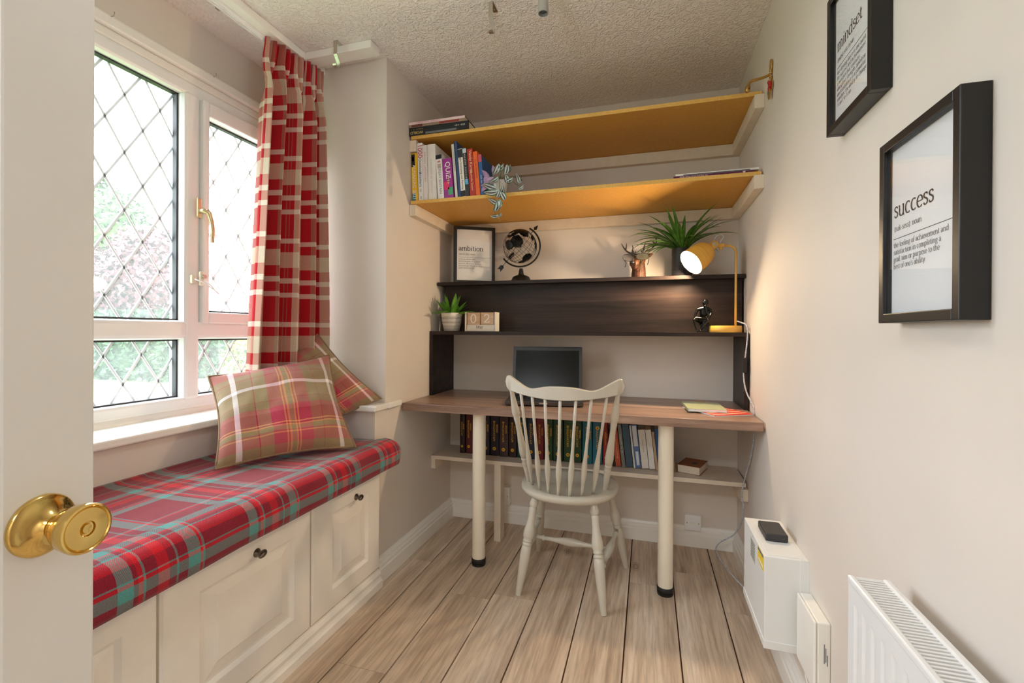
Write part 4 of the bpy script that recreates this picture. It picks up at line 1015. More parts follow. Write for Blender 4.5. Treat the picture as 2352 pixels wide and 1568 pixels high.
sh = MB().lathe(outer, so, ax, 48, cap=False).build('shade', M['yellow'], lm, smooth=True, local=True, angle=60)
MB().lathe([outer[-1]]+inner, so, ax, 48, cap=False).build('shade_lining', M['lampin'], sh, smooth=True, local=True)
bl = so+ax*.070
MB().sphere(bl, .030, 24, 14).build('bulb', mat('lit_bulb', (1, 1, 1, 1), .5, emis=(1, .84, .62, 1), estr=35), sh, smooth=True, local=True)
pt = bpy.data.lights.new('lamp_glow', 'POINT'); pt.energy = 10; pt.color = (1, .74, .46); pt.shadow_soft_size = .03
po_ = bpy.data.objects.new('lamp_glow', pt); COL.objects.link(po_); po_.parent = lm; po_.location = so+ax*.116
# braided flex
def cord_mat():
    t = NT('braided_flex'); c = t.coords('Object', (1, 1, 1)); n = t.noise(c, 420, 2, .7); t.link(t.ramp(n, [(.42, srgb(120, 128, 144)), (.58, srgb(226, 228, 232))]), t.p.inputs['Base Color']); t.p.inputs['Roughness'].default_value = .8; return t.m
M['cord'] = cord_mat()
def smooth_path(pts, n=6):
    pts = [V(p) for p in pts]; out = []
    for i in range(len(pts)-1):
        p0, p1, p2, p3 = pts[max(i-1, 0)], pts[i], pts[i+1], pts[min(i+2, len(pts)-1)]
        for k in range(n):
            t = k/n; out.append(.5*((2*p1)+(p2-p0)*t+(2*p0-5*p1+4*p2-p3)*t*t+(3*p1-p0-3*p2+p3)*t*t*t))
    return out+[pts[-1]]
flex = [(.413, 2.440, 1.208), (.428, 2.41, 1.200), (.442, 2.365, 1.185), (.444, 2.353, 1.14), (.438, 2.352, 1.07), (.432, 2.355, 1.005), (.428, 2.35, .95), (.436, 2.33, .88), (.4525, 2.26, .82), (.4535, 2.25, .77), (.4535, 2.25, .70), (.450, 2.29, .60), (.444, 2.36, .50), (.430, 2.365, .43), (.425, 2.368, .39), (.434, 2.37, .33), (.432, 2.40, .25), (.425, 2.42, .215), (.40, 2.45, .16), (.345, 2.46, .115), (.325, 2.42, .088), (.355, 2.30, .065), (.40, 2.14, .07), (.428, 1.98, .10)]
MB().tube(smooth_path(flex), .0033, 8).build('flex', M['cord'], lm, smooth=True)
MB().tube(smooth_path([jt+V((-.0, .004, .018))+V((.3605, 2.428, ZH)), (.312, 2.438, 1.612), (.325, 2.442, 1.628), (.348, 2.442, 1.628), (.352, 2.440, 1.616), (.338, 2.436, 1.598), (.330, 2.434, 1.585)]), .0030, 8).build('flex_loop', M['cord'], lm, smooth=True)
MB().box(.424, .440, 2.340, 2.362, .965, 1.035).build('inline_switch', M['black'], lm, bevel=.004)

# globe
gb = thing('globe', 'black wire globe with solid continents on a turned stand', 'globe', (-.703, 2.550, ZU), rotz=rd(14))
MB().lathe([(0, 0), (.070, 0), (.0705, .004), (.066, .007), (.056, .010), (.052, .020), (.046, .030), (.034, .036), (.018, .041), (.014, .052), (.0135, .062), (.011, .070), (.010, .078), (0, .078)], (0, 0, 0), (0, 0, 1), 40).build('stand', M['black_metal'], gb, smooth=True, local=True, angle=50)
GCn = V((-.008, 0, .206)); GR = .0965
tl = math.radians(41)
GA = V((math.sin(tl), 0, math.cos(tl))); GU = V((math.cos(tl), 0, -math.sin(tl))); GV = V((0, -1, 0))
def gp(lat, lon, r=GR):
    la_, lo_ = math.radians(lat), math.radians(lon); return GCn+(GA*math.sin(la_)+(GV*math.cos(lo_)+GU*math.sin(lo_))*math.cos(la_))*r
m = MB()
a0, a1 = math.radians(62), math.radians(-143)
MB().tube([GCn+V((math.cos(a0+(a1-a0)*k/40)*.117, 0, math.sin(a0+(a1-a0)*k/40)*.117)) for k in range(41)], .0048, 8).build('arc_arm', M['black_metal'], gb, smooth=True, local=True)
for k in range(12): MB().tube([gp(-90+180*i/24, k*30) for i in range(25)], .0009, 5).build('meridian_wire', M['black_metal'], gb, local=True)
for la_ in (-60, -40, -20, 0, 20, 40, 60): MB().tube([gp(la_, i*12) for i in range(30)], .0009, 5, closed=True).build('parallel_wire', M['black_metal'], gb, local=True)
LAND = {'north_america': [(50, -100, 22, 34), (62, -120, 14, 40), (35, -100, 14, 18), (20, -100, 10, 9), (70, -42, 13, 18)], 'south_america': [(-8, -60, 18, 19), (-28, -64, 20, 10)], 'africa': [(12, 15, 22, 26), (-12, 25, 22, 15)], 'eurasia': [(55, 30, 16, 32), (58, 95, 20, 56), (35, 100, 18, 26), (20, 78, 14, 9), (40, 60, 14, 22), (22, 48, 12, 10), (14, 103, 10, 8), (50, 135, 14, 16)], 'australia': [(-25, 134, 12, 20)], 'antarctica': [(-86, 0, 10, 180)], 'islands': [(-2, 115, 6, 10), (-5, 140, 5, 9), (38, 138, 7, 4), (-42, 172, 6, 4), (54, -3, 5, 4)]}
VIEWLON = 165
for nm, bl_ in LAND.items():
    m = MB(); st_ = 3
    for la_ in range(-90, 90, st_):
        for lo_ in range(-180, 180, st_):
            cl_, co = la_+st_/2, lo_+st_/2
            v = max(1-((cl_-b[0])/b[2])**2-((((co-b[1]+180) % 360)-180)/b[3])**2 for b in bl_)
            v += .35*noise.noise(V((cl_*.09, co*.09, 3)))
            if v > 0:
                q = [gp(la_, lo_-VIEWLON, GR+.0012), gp(la_, lo_+st_-VIEWLON, GR+.0012), gp(la_+st_, lo_+st_-VIEWLON, GR+.0012), gp(la_+st_, lo_-VIEWLON, GR+.0012)]
                m.add(q, [(0, 1, 2, 3)])
    if m.f: m.build('continent', M['black_metal'], gb, local=True, fix=False, solid=.0012)
MB().tube([GCn-GA*.165, GCn-GA*.09], .0016, 8).build('axis_rod', M['black_metal'], gb, local=True); MB().tube([GCn+GA*.09, GCn+GA*.135], .0016, 8).build('axis_rod', M['black_metal'], gb, local=True)
def flat(poly, o, th=.0025): return MB().prism(poly, V(o)+V((0, -th/2, 0)), GU, GA, (0, th, 0))
flat([(0, -.004), (.011, .006), (0, .032), (-.011, .006)], GCn+GA*.128).build('arrow_head', M['black_metal'], gb, local=True)
flat([(0, .022), (.012, .012), (.012, -.018), (0, -.008), (-.012, -.018), (-.012, .012)], GCn-GA*.166).build('arrow_tail', M['black_metal'], gb, local=True)
MB().lathe([(0, 0), (.010, 0), (.010, .03), (.007, .034), (0, .034)], GCn-GA*.092, GA, 16).build('bulb_holder', M['black_metal'], gb, smooth=True, local=True, angle=40)
MB().lathe([(.006, 0), (.008, .01), (.016, .024), (.019, .036), (.016, .050), (.008, .056), (0, .057)], GCn-GA*.058, GA, 18).build('bulb', glass_mat('bulb_glass', .0), gb, smooth=True, local=True)

# stag head with spectacles
def stag_mat():
    t = NT('bronzed_stag'); n = t.noise(t.coords('Object'), 90, 5, .7); t.link(t.ramp(n, [(.35, srgb(30, 17, 11)), (.5, srgb(70, 40, 24)), (.68, srgb(112, 70, 42))]), t.p.inputs['Base Color']); t.p.inputs['Roughness'].default_value = .55; t.p.inputs['Specular IOR Level'].default_value = .3; t.bump(n, .4, .002); return t.m
sg = thing('stag_head', 'bronzed brown stag head ornament with antlers on the hutch', 'ornament', (-.050, 2.560, ZU))
m = MB()
m.tube([(0, .0, 0), (0, .002, .03), (.002, .004, .06), (.002, .002, .085)], [.039, .038, .034, .031], 18)
m.sphere((.001, -.006, .103), .037, 18, 12, (.98, 1.05, .92))
m.tube([(.0, -.012, .096), (-.013, -.036, .085), (-.025, -.058, .076), (-.029, -.067, .073)], [.031, .028, .0235, .018], 16)
m.tube([(-.006, -.020, .076), (-.019, -.046, .060), (-.026, -.060, .058)], [.024, .019, .013], 12)
m.tube([(.020, .006, .116), (.045, .010, .122), (.062, .010, .130), (.074, .010, .136)], [.008, .0125, .010, .002], 10)
m.tube([(-.018, .006, .116), (-.040, .012, .121), (-.056, .014, .126), (-.066, .014, .130)], [.008, .0115, .009, .002], 10)
organic(m.build('head', stag_mat(), sg, local=True), .0024)
MB().sphere((-.0315, -.080, .080), .0115, 12, 8, (1.15, .7, .8)).build('nose', M['black'], sg, smooth=True, local=True)
M['antler'] = mat('dark_antler', srgb(50, 32, 24), .4, var=.3, vscale=60)
def antler(paths):
    m = MB()
    for pth in paths:
        n = len(pth); m.tube([(x, y_, z) for x, y_, z in pth], [(.0068 if k == 0 else .0068*(1-.72*k/(n-1))) if n > 3 else .0048*(1-.7*k/(n-1)) for k in range(n)], 10)
    organic(m.build('antler', M['antler'], sg, local=True), .0014)
antler([[(.016, .0, .120), (.024, .002, .140), (.044, .004, .150), (.066, .004, .158), (.083, .002, .178), (.092, 0, .198), (.088, -.002, .216), (.082, -.004, .228)], [(.026, .002, .142), (.026, -.006, .162), (.030, -.010, .176), (.036, -.012, .190)], [(.084, .002, .184), (.074, -.004, .196), (.060, -.006, .206)], [(.020, 0, .134), (.016, -.006, .146), (.011, -.008, .156)]])
antler([[(-.016, .0, .120), (-.030, .002, .136), (-.050, .004, .144), (-.066, .004, .156), (-.078, .002, .172), (-.086, 0, .186), (-.091, -.002, .196)], [(-.030, .002, .138), (-.030, -.006, .158), (-.029, -.010, .170), (-.034, -.012, .182)], [(-.068, .004, .160), (-.064, -.002, .178), (-.063, -.004, .196)], [(-.022, 0, .130), (-.018, -.006, .142), (-.014, -.008, .152)]])
gl = thing('eyeglasses', 'black rimmed eyeglasses perched on the stag head', 'glasses', (-.050, 2.560, ZU))
M['lens'] = glass_mat('spectacle_lens', .4, (.9, .93, 1, 1))
for cx, cy_, cz, hw, hh, tl_ in ((-.050, -.084, .103, .0270, .0175, -.10), (.021, -.066, .110, .0305, .0170, .03)):
    pts = []
    for k in range(28):
        a = 2*PI*k/28; c, s = math.cos(a), math.sin(a)
        x = hw*math.copysign(abs(c)**.75, c); z = hh*math.copysign(abs(s)**.8, s)
        pts.append(V((cx+x*math.cos(tl_), cy_+x*.22, cz+z+x*math.sin(-tl_)*-1)))
    MB().tube(pts, .0019, 6, closed=True).build('rim', M['black'], gl, smooth=True, local=True)
    MB().add(pts+[p+V((0, .0012, 0)) for p in pts], [tuple(range(28)), tuple(range(55, 27, -1))]+[(k, (k+1) % 28, 28+(k+1) % 28, 28+k) for k in range(28)]).build('lens', M['lens'], gl, local=True)
MB().tube([(-.025, -.078, .111), (-.016, -.076, .116), (-.008, -.073, .114)], .0016, 6).build('bridge', M['black'], gl, smooth=True, local=True)
MB().tube([(.050, -.059, .114), (.054, -.03, .110), (.052, .01, .098), (.046, .03, .080)], .0018, 6).build('temple', M['black'], gl, smooth=True, local=True)
MB().tube([(-.076, -.090, .108), (-.074, -.05, .100), (-.064, -.01, .088), (-.072, .02, .070)], .0018, 6).build('temple', M['black'], gl, smooth=True, local=True)

# trailing inch plant on the lower wall shelf
def inch_mat():
    t = NT('striped_inch_leaf'); tc = t.node('ShaderNodeTexCoord'); sp = t.node('ShaderNodeSeparateXYZ'); t.link(tc.outputs['UV'], sp.inputs[0])
    D, S, P2 = srgb(44, 62, 46), srgb(206, 206, 206), srgb(84, 60, 78)
    t.link(t.ramp(sp.outputs[0], [(0, D), (.14, srgb(90, 130, 90)), (.24, S), (.36, S), (.42, D), (.5, P2), (.58, D), (.64, S), (.76, S), (.86, srgb(90, 130, 90)), (1, D)]), t.p.inputs['Base Color']); t.p.inputs['Roughness'].default_value = .35; return t.m
M['inch'] = inch_mat(); M['inch_purple'] = mat('lilac_inch_leaf', srgb(176, 140, 176), .4, var=.2, vscale=40)
ip = thing('trailing_plant', 'trailing striped inch plant in a white pot on the lower wall shelf', 'plant', (-.720, 2.195, 1.824))
MB().lathe([(0, 0), (.030, 0), (.036, .03), (.042, .075), (.043, .080), (.039, .080), (.036, .07), (0, .07)], (0, 0, 0), (0, 0, 1), 30).build('pot', mat('white_ceramic', srgb(238, 236, 232), .3), ip, smooth=True, local=True, angle=50)
lv = [(-.701, 1.924, -110, .070), (-.650, 1.915, -95, .066), (-.676, 1.938, 25, .055), (-.646, 1.871, -75, .060), (-.627, 1.869, 10, .055), (-.590, 1.874, 100, .050), (-.581, 1.861, -50, .045), (-.573, 1.837, 25, .042), (-.739, 1.851, 160, .070), (-.731, 1.821, 185, .070), (-.673, 1.825, 60, .060), (-.692, 1.804, -105, .055), (-.662, 1.792, -60, .066), (-.718, 1.778, 150, .055), (-.696, 1.746, -100, .075), (-.683, 1.757, -80, .062), (-.713, 1.706, 190, .042), (-.681, 1.714, 35, .032), (-.714, 1.877, 215, .055), (-.640, 1.930, 40, .05)]
for x, z, a, L in lv:
    m = MB(); az = rd(a); N = 7; vs = []; uv = []; fr = V((x, 2.098+.02*noise.noise(V((x*50, z*50, 1))), z))
    dv = V((math.cos(az), -.25, math.sin(az))).normalized(); sd = dv.cross(V((0, -1, 0))).normalized(); up = sd.cross(dv)
    for i in range(N+1):
        t_ = i/N; w_ = .030*(L/.065)*math.sin(PI*min(.999, t_**.8))**.8+.0004; p = fr+dv*(L*(t_-.5))+up*(-.010*(t_-.4)**2*8)*(-1)
        vs += [p-sd*w_/2+up*w_*.16, p, p+sd*w_/2+up*w_*.16]; uv += [(0, t_), (.5, t_), (1, t_)]
    m.add(vs, [(i*3+k, i*3+k+1, (i+1)*3+k+1, (i+1)*3+k) for i in range(N) for k in range(2)], uv)
    m.build('leaf', M['inch'], ip, smooth=True, fix=False)
for x, y_, z, a, L in ((-.770, 2.13, 1.905, 80, .065), (-.757, 2.11, 1.872, 200, .07), (-.775, 2.14, 1.93, 130, .06), (-.745, 2.12, 1.895, 20, .05), (-.765, 2.10, 1.85, 230, .05), (-.735, 2.15, 1.95, 100, .05)):
    m = MB(); leaf_strip(m, (x, y_, z), rd(-90), .3, .001, .001, 0); m = MB()
    az = rd(a); dv = V((math.cos(az), -.3, math.sin(az))).normalized(); sd = dv.cross(V((0, -1, 0))).normalized(); N = 6; vs = []
    for i in range(N+1):
        t_ = i/N; w_ = .024*math.sin(PI*min(.999, t_**.8))+.0004; p = V((x, y_, z))+dv*L*(t_-.5); vs += [p-sd*w_/2, p+V((0, .003, 0)), p+sd*w_/2]
    m.add(vs, [(i*3+k, i*3+k+1, (i+1)*3+k+1, (i+1)*3+k) for i in range(N) for k in range(2)], [(k % 3*.5, .5) for k in range(len(vs))]); m.build('leaf', M['inch_purple'], ip, smooth=True, fix=False)
M['stem'] = mat('green_stem', srgb(110, 130, 70), .5)
for pth in ([(-.72, 2.19, 1.90), (-.700, 2.13, 1.915), (-.690, 2.105, 1.85), (-.692, 2.102, 1.78), (-.692, 2.104, 1.70), (-.690, 2.105, 1.685)], [(-.715, 2.18, 1.90), (-.66, 2.12, 1.91), (-.63, 2.105, 1.875), (-.60, 2.102, 1.85), (-.58, 2.102, 1.842)], [(-.725, 2.18, 1.90), (-.75, 2.13, 1.90), (-.742, 2.105, 1.85), (-.735, 2.102, 1.815)], [(-.715, 2.18, 1.90), (-.69, 2.14, 1.94), (-.66, 2.11, 1.93)]):
    MB().tube(smooth_path(pth), .0014, 6).build('stem', M['stem'], ip, smooth=True)

# ================================================================== right wall
rd_ = thing('radiator', 'white double panel radiator on the right wall', 'radiator', (.395, .5, .12))
RY0, RY1 = -.02, .995
def flutes(x, s):
    pr = []
    y = RY0
    while y < RY1-.03:
        for dy_, d in ((0, 0), (.009, 0), (.013, .006), (.022, .006), (.026, 0)): pr.append((y+dy_, d))
        y += .0333
    pr.append((RY1, 0)); return [(y, x+s*d) for y, d in pr]
def panel(x, s, name):
    pr = flutes(x, s); N = len(pr); rows = [(.12, 0), (.150, 0), (.158, 1), (.652, 1), (.662, 0), (.694, 0), (.700, .0)]; vs = []
    for z, k in rows:
        for y, xx in pr: vs.append((x+(xx-x)*k, y, z))
    fs = [(j*N+i, j*N+i+1, (j+1)*N+i+1, (j+1)*N+i) for j in range(len(rows)-1) for i in range(N-1)]
    return MB().add(vs, fs).build(name, M['radiator'], rd_, solid=.004)
panel(.362, 1, 'front_panel'); panel(.421, -1, 'rear_panel')
box('end_panel', M['radiator'], (.360, .424, RY1-.004, RY1, .13, .700), rd_, .001); box('end_panel', M['radiator'], (.360, .424, RY0, RY0+.004, .13, .700), rd_, .001)
box('top_rail', M['radiator'], (.358, .369, RY0, RY1, .690, .703), rd_, .003); box('top_rail', M['radiator'], (.413, .425, RY0, RY1, .690, .703), rd_, .003)
sl0 = None
for k in range(118):
    y = RY1-.010-k*.0085
    if sl0 is None: sl0 = MB().box(.369, .413, y, y+.0042, .695, .700).build('grille_slat', M['radiator'], rd_)
    else:
        c = sl0.copy(); COL.objects.link(c); c.parent = rd_; c.location = (0, -k*.0085, 0)
for y in (.12, .85): box('wall_bracket', M['radiator'], (.4235, XR, y-.012, y+.012, .25, .62), rd_)
m = MB()
for k in range(40): m.box(.370, .412, RY0+.01+k*.0248, RY0+.016+k*.0248, .16, .67)
o_ = m.build('convector_fins', mat('fin_shade_grey', srgb(96, 88, 80), .7), rd_); o_['kind'] = 'stuff'  # dark fin colour puts shade into the slots between grille slats

eb = thing('metal_box', 'white metal equipment box mounted low on the right wall', 'box', (.40, 1.69, .212))
box('box_body', M['metalbox'], (.340, XR, 1.535, 1.838, .212, .481), eb, .002)
box('lid_panel', M['metalbox'], (.352, .446, 1.545, 1.828, .481, .4828), eb, .0006)
box('side_flange', M['metalbox'], (.434, XR, 1.533, 1.5355, .225, .483), eb, .0005)
box('base_flange', M['metalbox'], (.338, .4565, 1.533, 1.840, .205, .228), eb, .0008)
yl = box('yellow_sticker', mat('yellow_sticker', srgb(240, 206, 40), .5), (.3394, .340, 1.548, 1.622, .427, .476), eb)
box('sticker_band', imat((92, 112, 140)), (.3391, .3395, 1.550, 1.620, .466, .474), yl); box('sticker_panel', imat((236, 234, 220)), (.3391, .3395, 1.556, 1.612, .434, .444), yl)
gs = box('grey_sticker', mat('grey_sticker', srgb(196, 198, 190), .5), (.3394, .340, 1.660, 1.728, .394, .462), eb)
for k in range(6): box('sticker_line', imat((110, 112, 108)), (.3391, .3395, 1.666, 1.722, .402+k*.0095, .406+k*.0095), gs)
MB().lathe([(0, 0), (.002, 0), (.002, .0006), (0, .0006)], (.340, 1.70, .470), (-1, 0, 0), 10).build('screw', M['steel'], eb)
tag(MB().box(.366, .431, 1.642, 1.752, .484, .508).build('power_adapter', mat('black_plastic_adapter', srgb(48, 48, 50), .45), bevel=.004), 'black plastic power adapter on top of the metal box', 'adapter')
sbx = thing('junction_box', 'smaller cream plastic box beside the radiator, next to the metal box', 'box', (.438, 1.44, .212))
MB().box(.426, XR, 1.366, 1.512, .214, .400).build('box_back', M['plasticbox'], sbx, bevel=.004)
MB().box(.4185, .4255, 1.3665, 1.5115, .2145, .3995).build('box_cover', M['plasticbox'], sbx, bevel=.004)
for k, (z0, z1) in enumerate(((.296, .346), (.30, .336), (.290, .318))):
    box('side_print', M['ink_grey'], (.441+k*.0035, .4428+k*.0035, 1.3654, 1.366, z0, z1), sbx)
MB().tube(smooth_path([(.430, 1.47, .214), (.430, 1.468, .19), (.433, 1.45, .17), (.432, 1.43, .18), (.431, 1.425, .214)]), .0022, 6).build('wire', M['plasticbox'], sbx, smooth=True)

# ornate brass hook
hk = thing('wall_hook', 'ornate brass coat hook with red beads high on the right wall', 'hook', (XR, 1.985, 2.12))
MB().tube(smooth_path([(.446, 1.985, 2.150), (.430, 1.985, 2.144), (.405, 1.985, 2.138), (.388, 1.985, 2.136), (.377, 1.985, 2.130), (.371, 1.985, 2.118)]), .0052, 10).build('hook_arm', M['antique'], hk, smooth=True)
MB().lathe([(0, 0), (.007, .001), (.0095, .006), (.0095, .022), (.006, .028), (0, .029)], (.371, 1.985, 2.120), (-.1, 0, -1), 16).build('hook_tip', M['antique'], hk, smooth=True)
MB().lathe([(0, 0), (.003, 0), (.003, .001), (0, .001)], (.372, 1.9755, 2.102), (0, -1, 0), 10).build('tip_hole', M['black'], hk)
lp_ = [(.451, 1.985+.011*math.cos(2*PI*k/20), 2.186+.020*math.sin(2*PI*k/20)) for k in range(20)]
MB().tube(lp_, .0036, 8, closed=True).build('loop', M['antique'], hk, smooth=True)
m = MB()
for k in range(7): m.sphere((.450+.002*math.sin(k*2), 1.985, 2.166-k*.0075), .0062, 10, 7)
m.build('twisted_shank', M['antique'], hk, smooth=True)
m = MB()
for k in range(5): m.sphere((.447+.001*math.sin(k), 1.985+.003*math.cos(k*2.1), 2.122-k*.008), .0085-.0004*k, 12, 8)
m.build('red_beads', mat('red_enamel', srgb(176, 30, 34), .3), hk, smooth=True)
MB().lathe([(0, 0), (.018, .001), (.018, .003), (0, .004)], (.4525, 1.978, 2.103), (-1, -.1, 0), 24).build('disc', M['brass'], hk, smooth=True, angle=40)
MB().sphere((.444, 1.990, 2.082), .009, 10, 8, (.5, .6, 1.3)).build('blue_bead', mat('blue_enamel', srgb(60, 130, 140), .3), hk, smooth=True)
MB().prism([(-.012, 0), (.012, 0), (.012, -.022), (.002, -.036), (-.006, -.034), (-.014, -.020)], (.448, 1.985, 2.090), (0, 1, 0), (0, 0, 1), (-.006, 0, 0)).build('tassel_plate', M['antique'], hk, bevel=.001)

# ================================================================== ceiling fittings
def strap_hook(label, x, y):
    t = thing('ceiling_hook', label, 'hook', (x, y, ZC), group='steel strap hooks on the ceiling')
    path = [(.062, -.0015), (.0, -.0015), (-.0015, -.004), (-.0015, -.062), (.010, -.078), (.020, -.092)]
    for k in range(9):
        a = rd(40-k*25); path.append((.006+.0165*math.cos(a), -.103+.0165*math.sin(a)))
    vs = []; hw = .0085; th = .0012
    for i, (dy_, dz) in enumerate(path):
        a = path[max(i-1, 0)]; b = path[min(i+1, len(path)-1)]; tx_, tz_ = b[0]-a[0], b[1]-a[1]; l = math.hypot(tx_, tz_); ny, nz = -tz_/l*th, tx_/l*th
        vs += [(x-hw, y+dy_+ny, ZC+dz+nz), (x+hw, y+dy_+ny, ZC+dz+nz), (x+hw, y+dy_-ny, ZC+dz-nz), (x-hw, y+dy_-ny, ZC+dz-nz)]
    n = len(path); fs = [(i*4+k, i*4+(k+1) % 4, (i+1)*4+(k+1) % 4, (i+1)*4+k) for i in range(n-1) for k in range(4)]+[(0, 1, 2, 3), ((n-1)*4+3, (n-1)*4+2, (n-1)*4+1, (n-1)*4)]
    MB().add(vs, fs).build('strap', M['steel'], t, bevel=.0004)
    MB().lathe([(0, 0), (.004, 0), (.003, .002), (0, .0024)], (x, y+.045, ZC-.0028), (0, 0, -1), 12).build('screw', M['steel'], t, smooth=True)
strap_hook('steel strap hook on the ceiling beside the curtain', -1.340, 1.735)
strap_hook('steel strap hook on the ceiling nearest the spotlight', -.597, 1.700)
sp_ = thing('ceiling_spotlight', 'grey cylindrical spotlight hanging from the ceiling at the top edge', 'spotlight', (-.368, 1.618, ZC))
M['greyalu'] = mat('satin_grey_aluminium', srgb(176, 176, 170), .4, .5)
MB().lathe([(0, 0), (.045, 0), (.045, -.010), (0, -.012)], (-.368, 1.618, ZC), (0, 0, 1), 30).build('ceiling_rose', M['greyalu'], sp_, smooth=True, angle=40)
MB().lathe([(.0165, -.130), (.0165, -.147), (.0185, -.147), (.0185, -.010)], (-.368, 1.618, ZC), (0, 0, 1), 30, cap=False).build('tube', M['greyalu'], sp_, smooth=True, angle=40)
MB().lathe([(0, -.136), (.0165, -.136), (.0165, -.134), (0, -.134)], (-.368, 1.618, ZC), (0, 0, 1), 24).build('lens', mat('dark_lens', srgb(60, 62, 66), .2), sp_)
hl = thing('hall_fill_lamp', 'added unseen round fill lamp in the hall behind the open door', 'lamp', (-.3, -1.35, 2.40))  # unseen lamp body added around the hall fill light
MB().lathe([(0, 0), (.27, 0), (.27, .03), (.25, .045), (0, .045)], (-.3, -1.35, 2.40), (0, 0, 1), 40).build('fill_lamp_body', M['gloss_white'], hl, smooth=True, angle=40)

rp = thing('fill_pendant', 'added unseen fill globe over the doorway end of the room', 'lamp', (-.50, .88, 2.08))  # unseen glowing globe added to lift the room and ceiling
MB().sphere((-.50, .88, 2.08), .09, 32, 20).build('fill_globe', mat('fill_globe_glow', (1, 1, 1, 1), .4, emis=(.82, .92, 1, 1), estr=PENDANT_FILL), rp, smooth=True)
MB().lathe([(0, .08), (.03, .08), (.03, .12), (.004, .13), (.004, .35), (.05, .352), (.05, .365), (0, .365)], (-.50, .88, 2.08), (0, 0, 1), 20).build('fill_pendant_flex', M['upvc'], rp, smooth=True, angle=40)

# ================================================================== garden
def lawn_mat():
    t = NT('lawn_grass'); n = t.noise(t.coords('Object'), 6, 6, .7); t.link(t.ramp(n, [(.3, srgb(62, 94, 34)), (.6, srgb(94, 124, 52)), (.8, srgb(112, 132, 64))]), t.p.inputs['Base Color']); t.p.inputs['Roughness'].default_value = .9; return t.m
ZG = -.30
lw = MB().add([(-80, -40, ZG), (-2.02, -40, ZG), (-2.02, 80, ZG), (-80, 80, ZG)], [(0, 1, 2, 3)]).build('ground', lawn_mat()); structure(lw, 'green lawn outside the window', 'lawn')
structure(MB().box(-40, -14.5, 15.8, 18.0, ZG, ZG+.02).build('drive', mat('pale_gravel', srgb(214, 206, 192), .9, var=.1, vscale=10)), 'pale gravel drive beyond the lawn', 'drive')
def leaves(m, c, r, n, size, rng, shell=.55):
    c = V(c)
    for k in range(n):
        d = V((rng.gauss(0, 1), rng.gauss(0, 1), rng.gauss(0, 1))).normalized(); q = shell+(1-shell)*rng.random()
        p = c+V((d.x*r[0]*q, d.y*r[1]*q, d.z*r[2]*q)); s = size*(.6+.8*rng.random())
        a = V((rng.gauss(0, 1), rng.gauss(0, 1), rng.gauss(0, 1))).normalized(); b = a.cross(d+V((.01, .02, .03)))
        if b.length < .1: continue
        b.normalize(); m.add([p-a*s, p+b*s*.5, p+a*s, p-b*s*.5], [(0, 1, 2, 3)])
def foliage(name, col, var=.35): return mat(name, srgb(*col), .7, var=var, vscale=1.5)
def tree(label, loc, h, blobs, n, size, fm, cat='tree', group=None):
    t = thing('garden_tree', label, cat, (loc[0], loc[1], ZG), group=group); rng = random.Random(int(abs(loc[0])*100))
    x, y = loc
    MB().tube([(x, y, ZG), (x+.1, y, ZG+h*.3), (x-.1, y+.1, ZG+h*.65)], [.02*h+.05, .015*h+.04, .03], 8).build('trunk', mat('bark', srgb(96, 80, 64), .9), t, smooth=True)
    m = MB()
    for (dx_, dy_, dz, rx, ry, rz) in blobs: leaves(m, (x+dx_, y+dy_, ZG+dz), (rx, ry, rz), n, size, rng)
    o = m.build('foliage', fm, t, fix=False); o['kind'] = 'stuff'
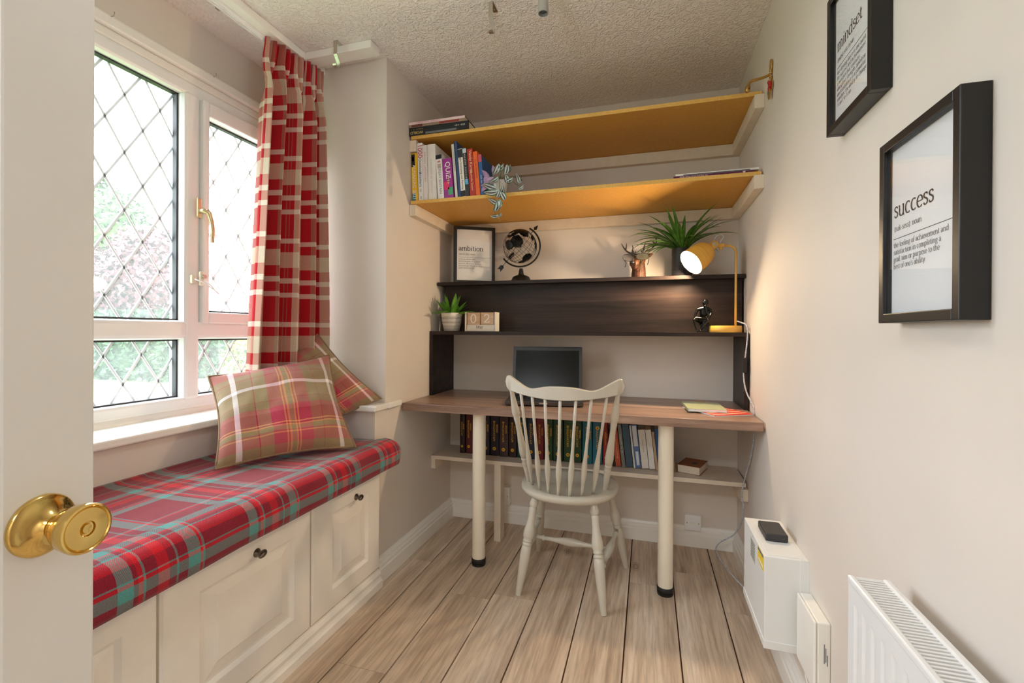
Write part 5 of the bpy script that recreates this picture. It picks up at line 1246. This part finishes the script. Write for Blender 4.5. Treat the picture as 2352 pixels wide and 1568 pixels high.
def hedge(label, x0, x1, y0, y1, h, n, fm):
    t = thing('hedge', label, 'hedge', ((x0+x1)/2, (y0+y1)/2, ZG)); rng = random.Random(int(abs(x0*10)))
    box('hedge_core', fm, (x0+.25, x1-.25, y0+.25, y1-.25, ZG, ZG+h-.2), t)
    m = MB()
    for k in range(n):
        f_ = rng.randrange(3); p = V((x0+(x1-x0)*rng.random(), y0+(y1-y0)*rng.random(), ZG+h*rng.random()))
        if f_ == 0: p.y = y0+.2*rng.random()
        elif f_ == 1: p.x = x1-.2*rng.random()
        else: p.z = ZG+h-.2*rng.random()
        a = V((rng.gauss(0, 1), rng.gauss(0, 1), rng.gauss(0, 1))).normalized(); b = a.cross(V((rng.gauss(0, 1), rng.gauss(0, 1), rng.gauss(0, 1))).normalized()); s = .10*(.6+rng.random()); m.add([p-a*s, p+b*s*.6, p+a*s, p-b*s*.6], [(0, 1, 2, 3)])
    o = m.build('hedge_leaves', fm, t, fix=False); o['kind'] = 'stuff'
GF, GF2, GF3 = foliage('hedge_green', (44, 72, 36)), foliage('tree_green', (66, 94, 42)), foliage('pale_tree_green', (76, 96, 56))
hedge('clipped green hedge beyond the lawn', -22, -12.9, 9.4, 11.2, 2.0, 9000, GF)
hedge('far low hedge behind the gravel drive', -34, -17, 19.5, 21.0, 2.3, 9000, GF)
tree('dark red-leaved tree behind the hedge', (-20.5, 14.6), 5.0, [(0, 0, 3.5, 2.8, 2.6, 2.0), (1.6, 1.3, 3.3, 2.0, 2.0, 1.6), (-2.0, -1, 3.2, 2.0, 2.0, 1.7), (.4, 0, 4.7, 1.8, 1.8, 1.2)], 4200, .13, foliage('copper_leaves', (86, 44, 48)))
tree('tall pale green tree left of the view', (-36, 18.5), 11, [(0, 0, 6, 4, 4, 4), (2.5, 2, 8, 3, 3, 3), (-3, -1, 7, 3.2, 3.2, 3), (0, 0, 9.5, 2.6, 2.6, 2.2)], 3600, .22, GF2)
tree('tall grey-green tree right of the copper tree', (-26, 31), 12, [(0, 0, 6, 4.5, 4.5, 4.4), (3, 2, 8, 3.4, 3.4, 3.2), (-3, -1, 8, 3.2, 3.2, 3), (.5, .5, 10.3, 2.8, 2.8, 2.2)], 3600, .22, GF3)
tree('mid green tree far behind the casement', (-15.5, 38), 10, [(0, 0, 5.5, 4.5, 4.5, 4), (2.5, 2.4, 7, 3.2, 3.2, 3), (-3, 1, 7.2, 3.2, 3, 2.8)], 3200, .22, GF2)
tree('yellow-green shrub on the lawn by the drive', (-9.6, 9.6), 1.6, [(0, 0, .75, .95, .95, .75), (.6, .4, .6, .7, .7, .55), (-.5, .3, .9, .6, .6, .5)], 2200, .07, foliage('golden_shrub', (108, 116, 42)), 'shrub')
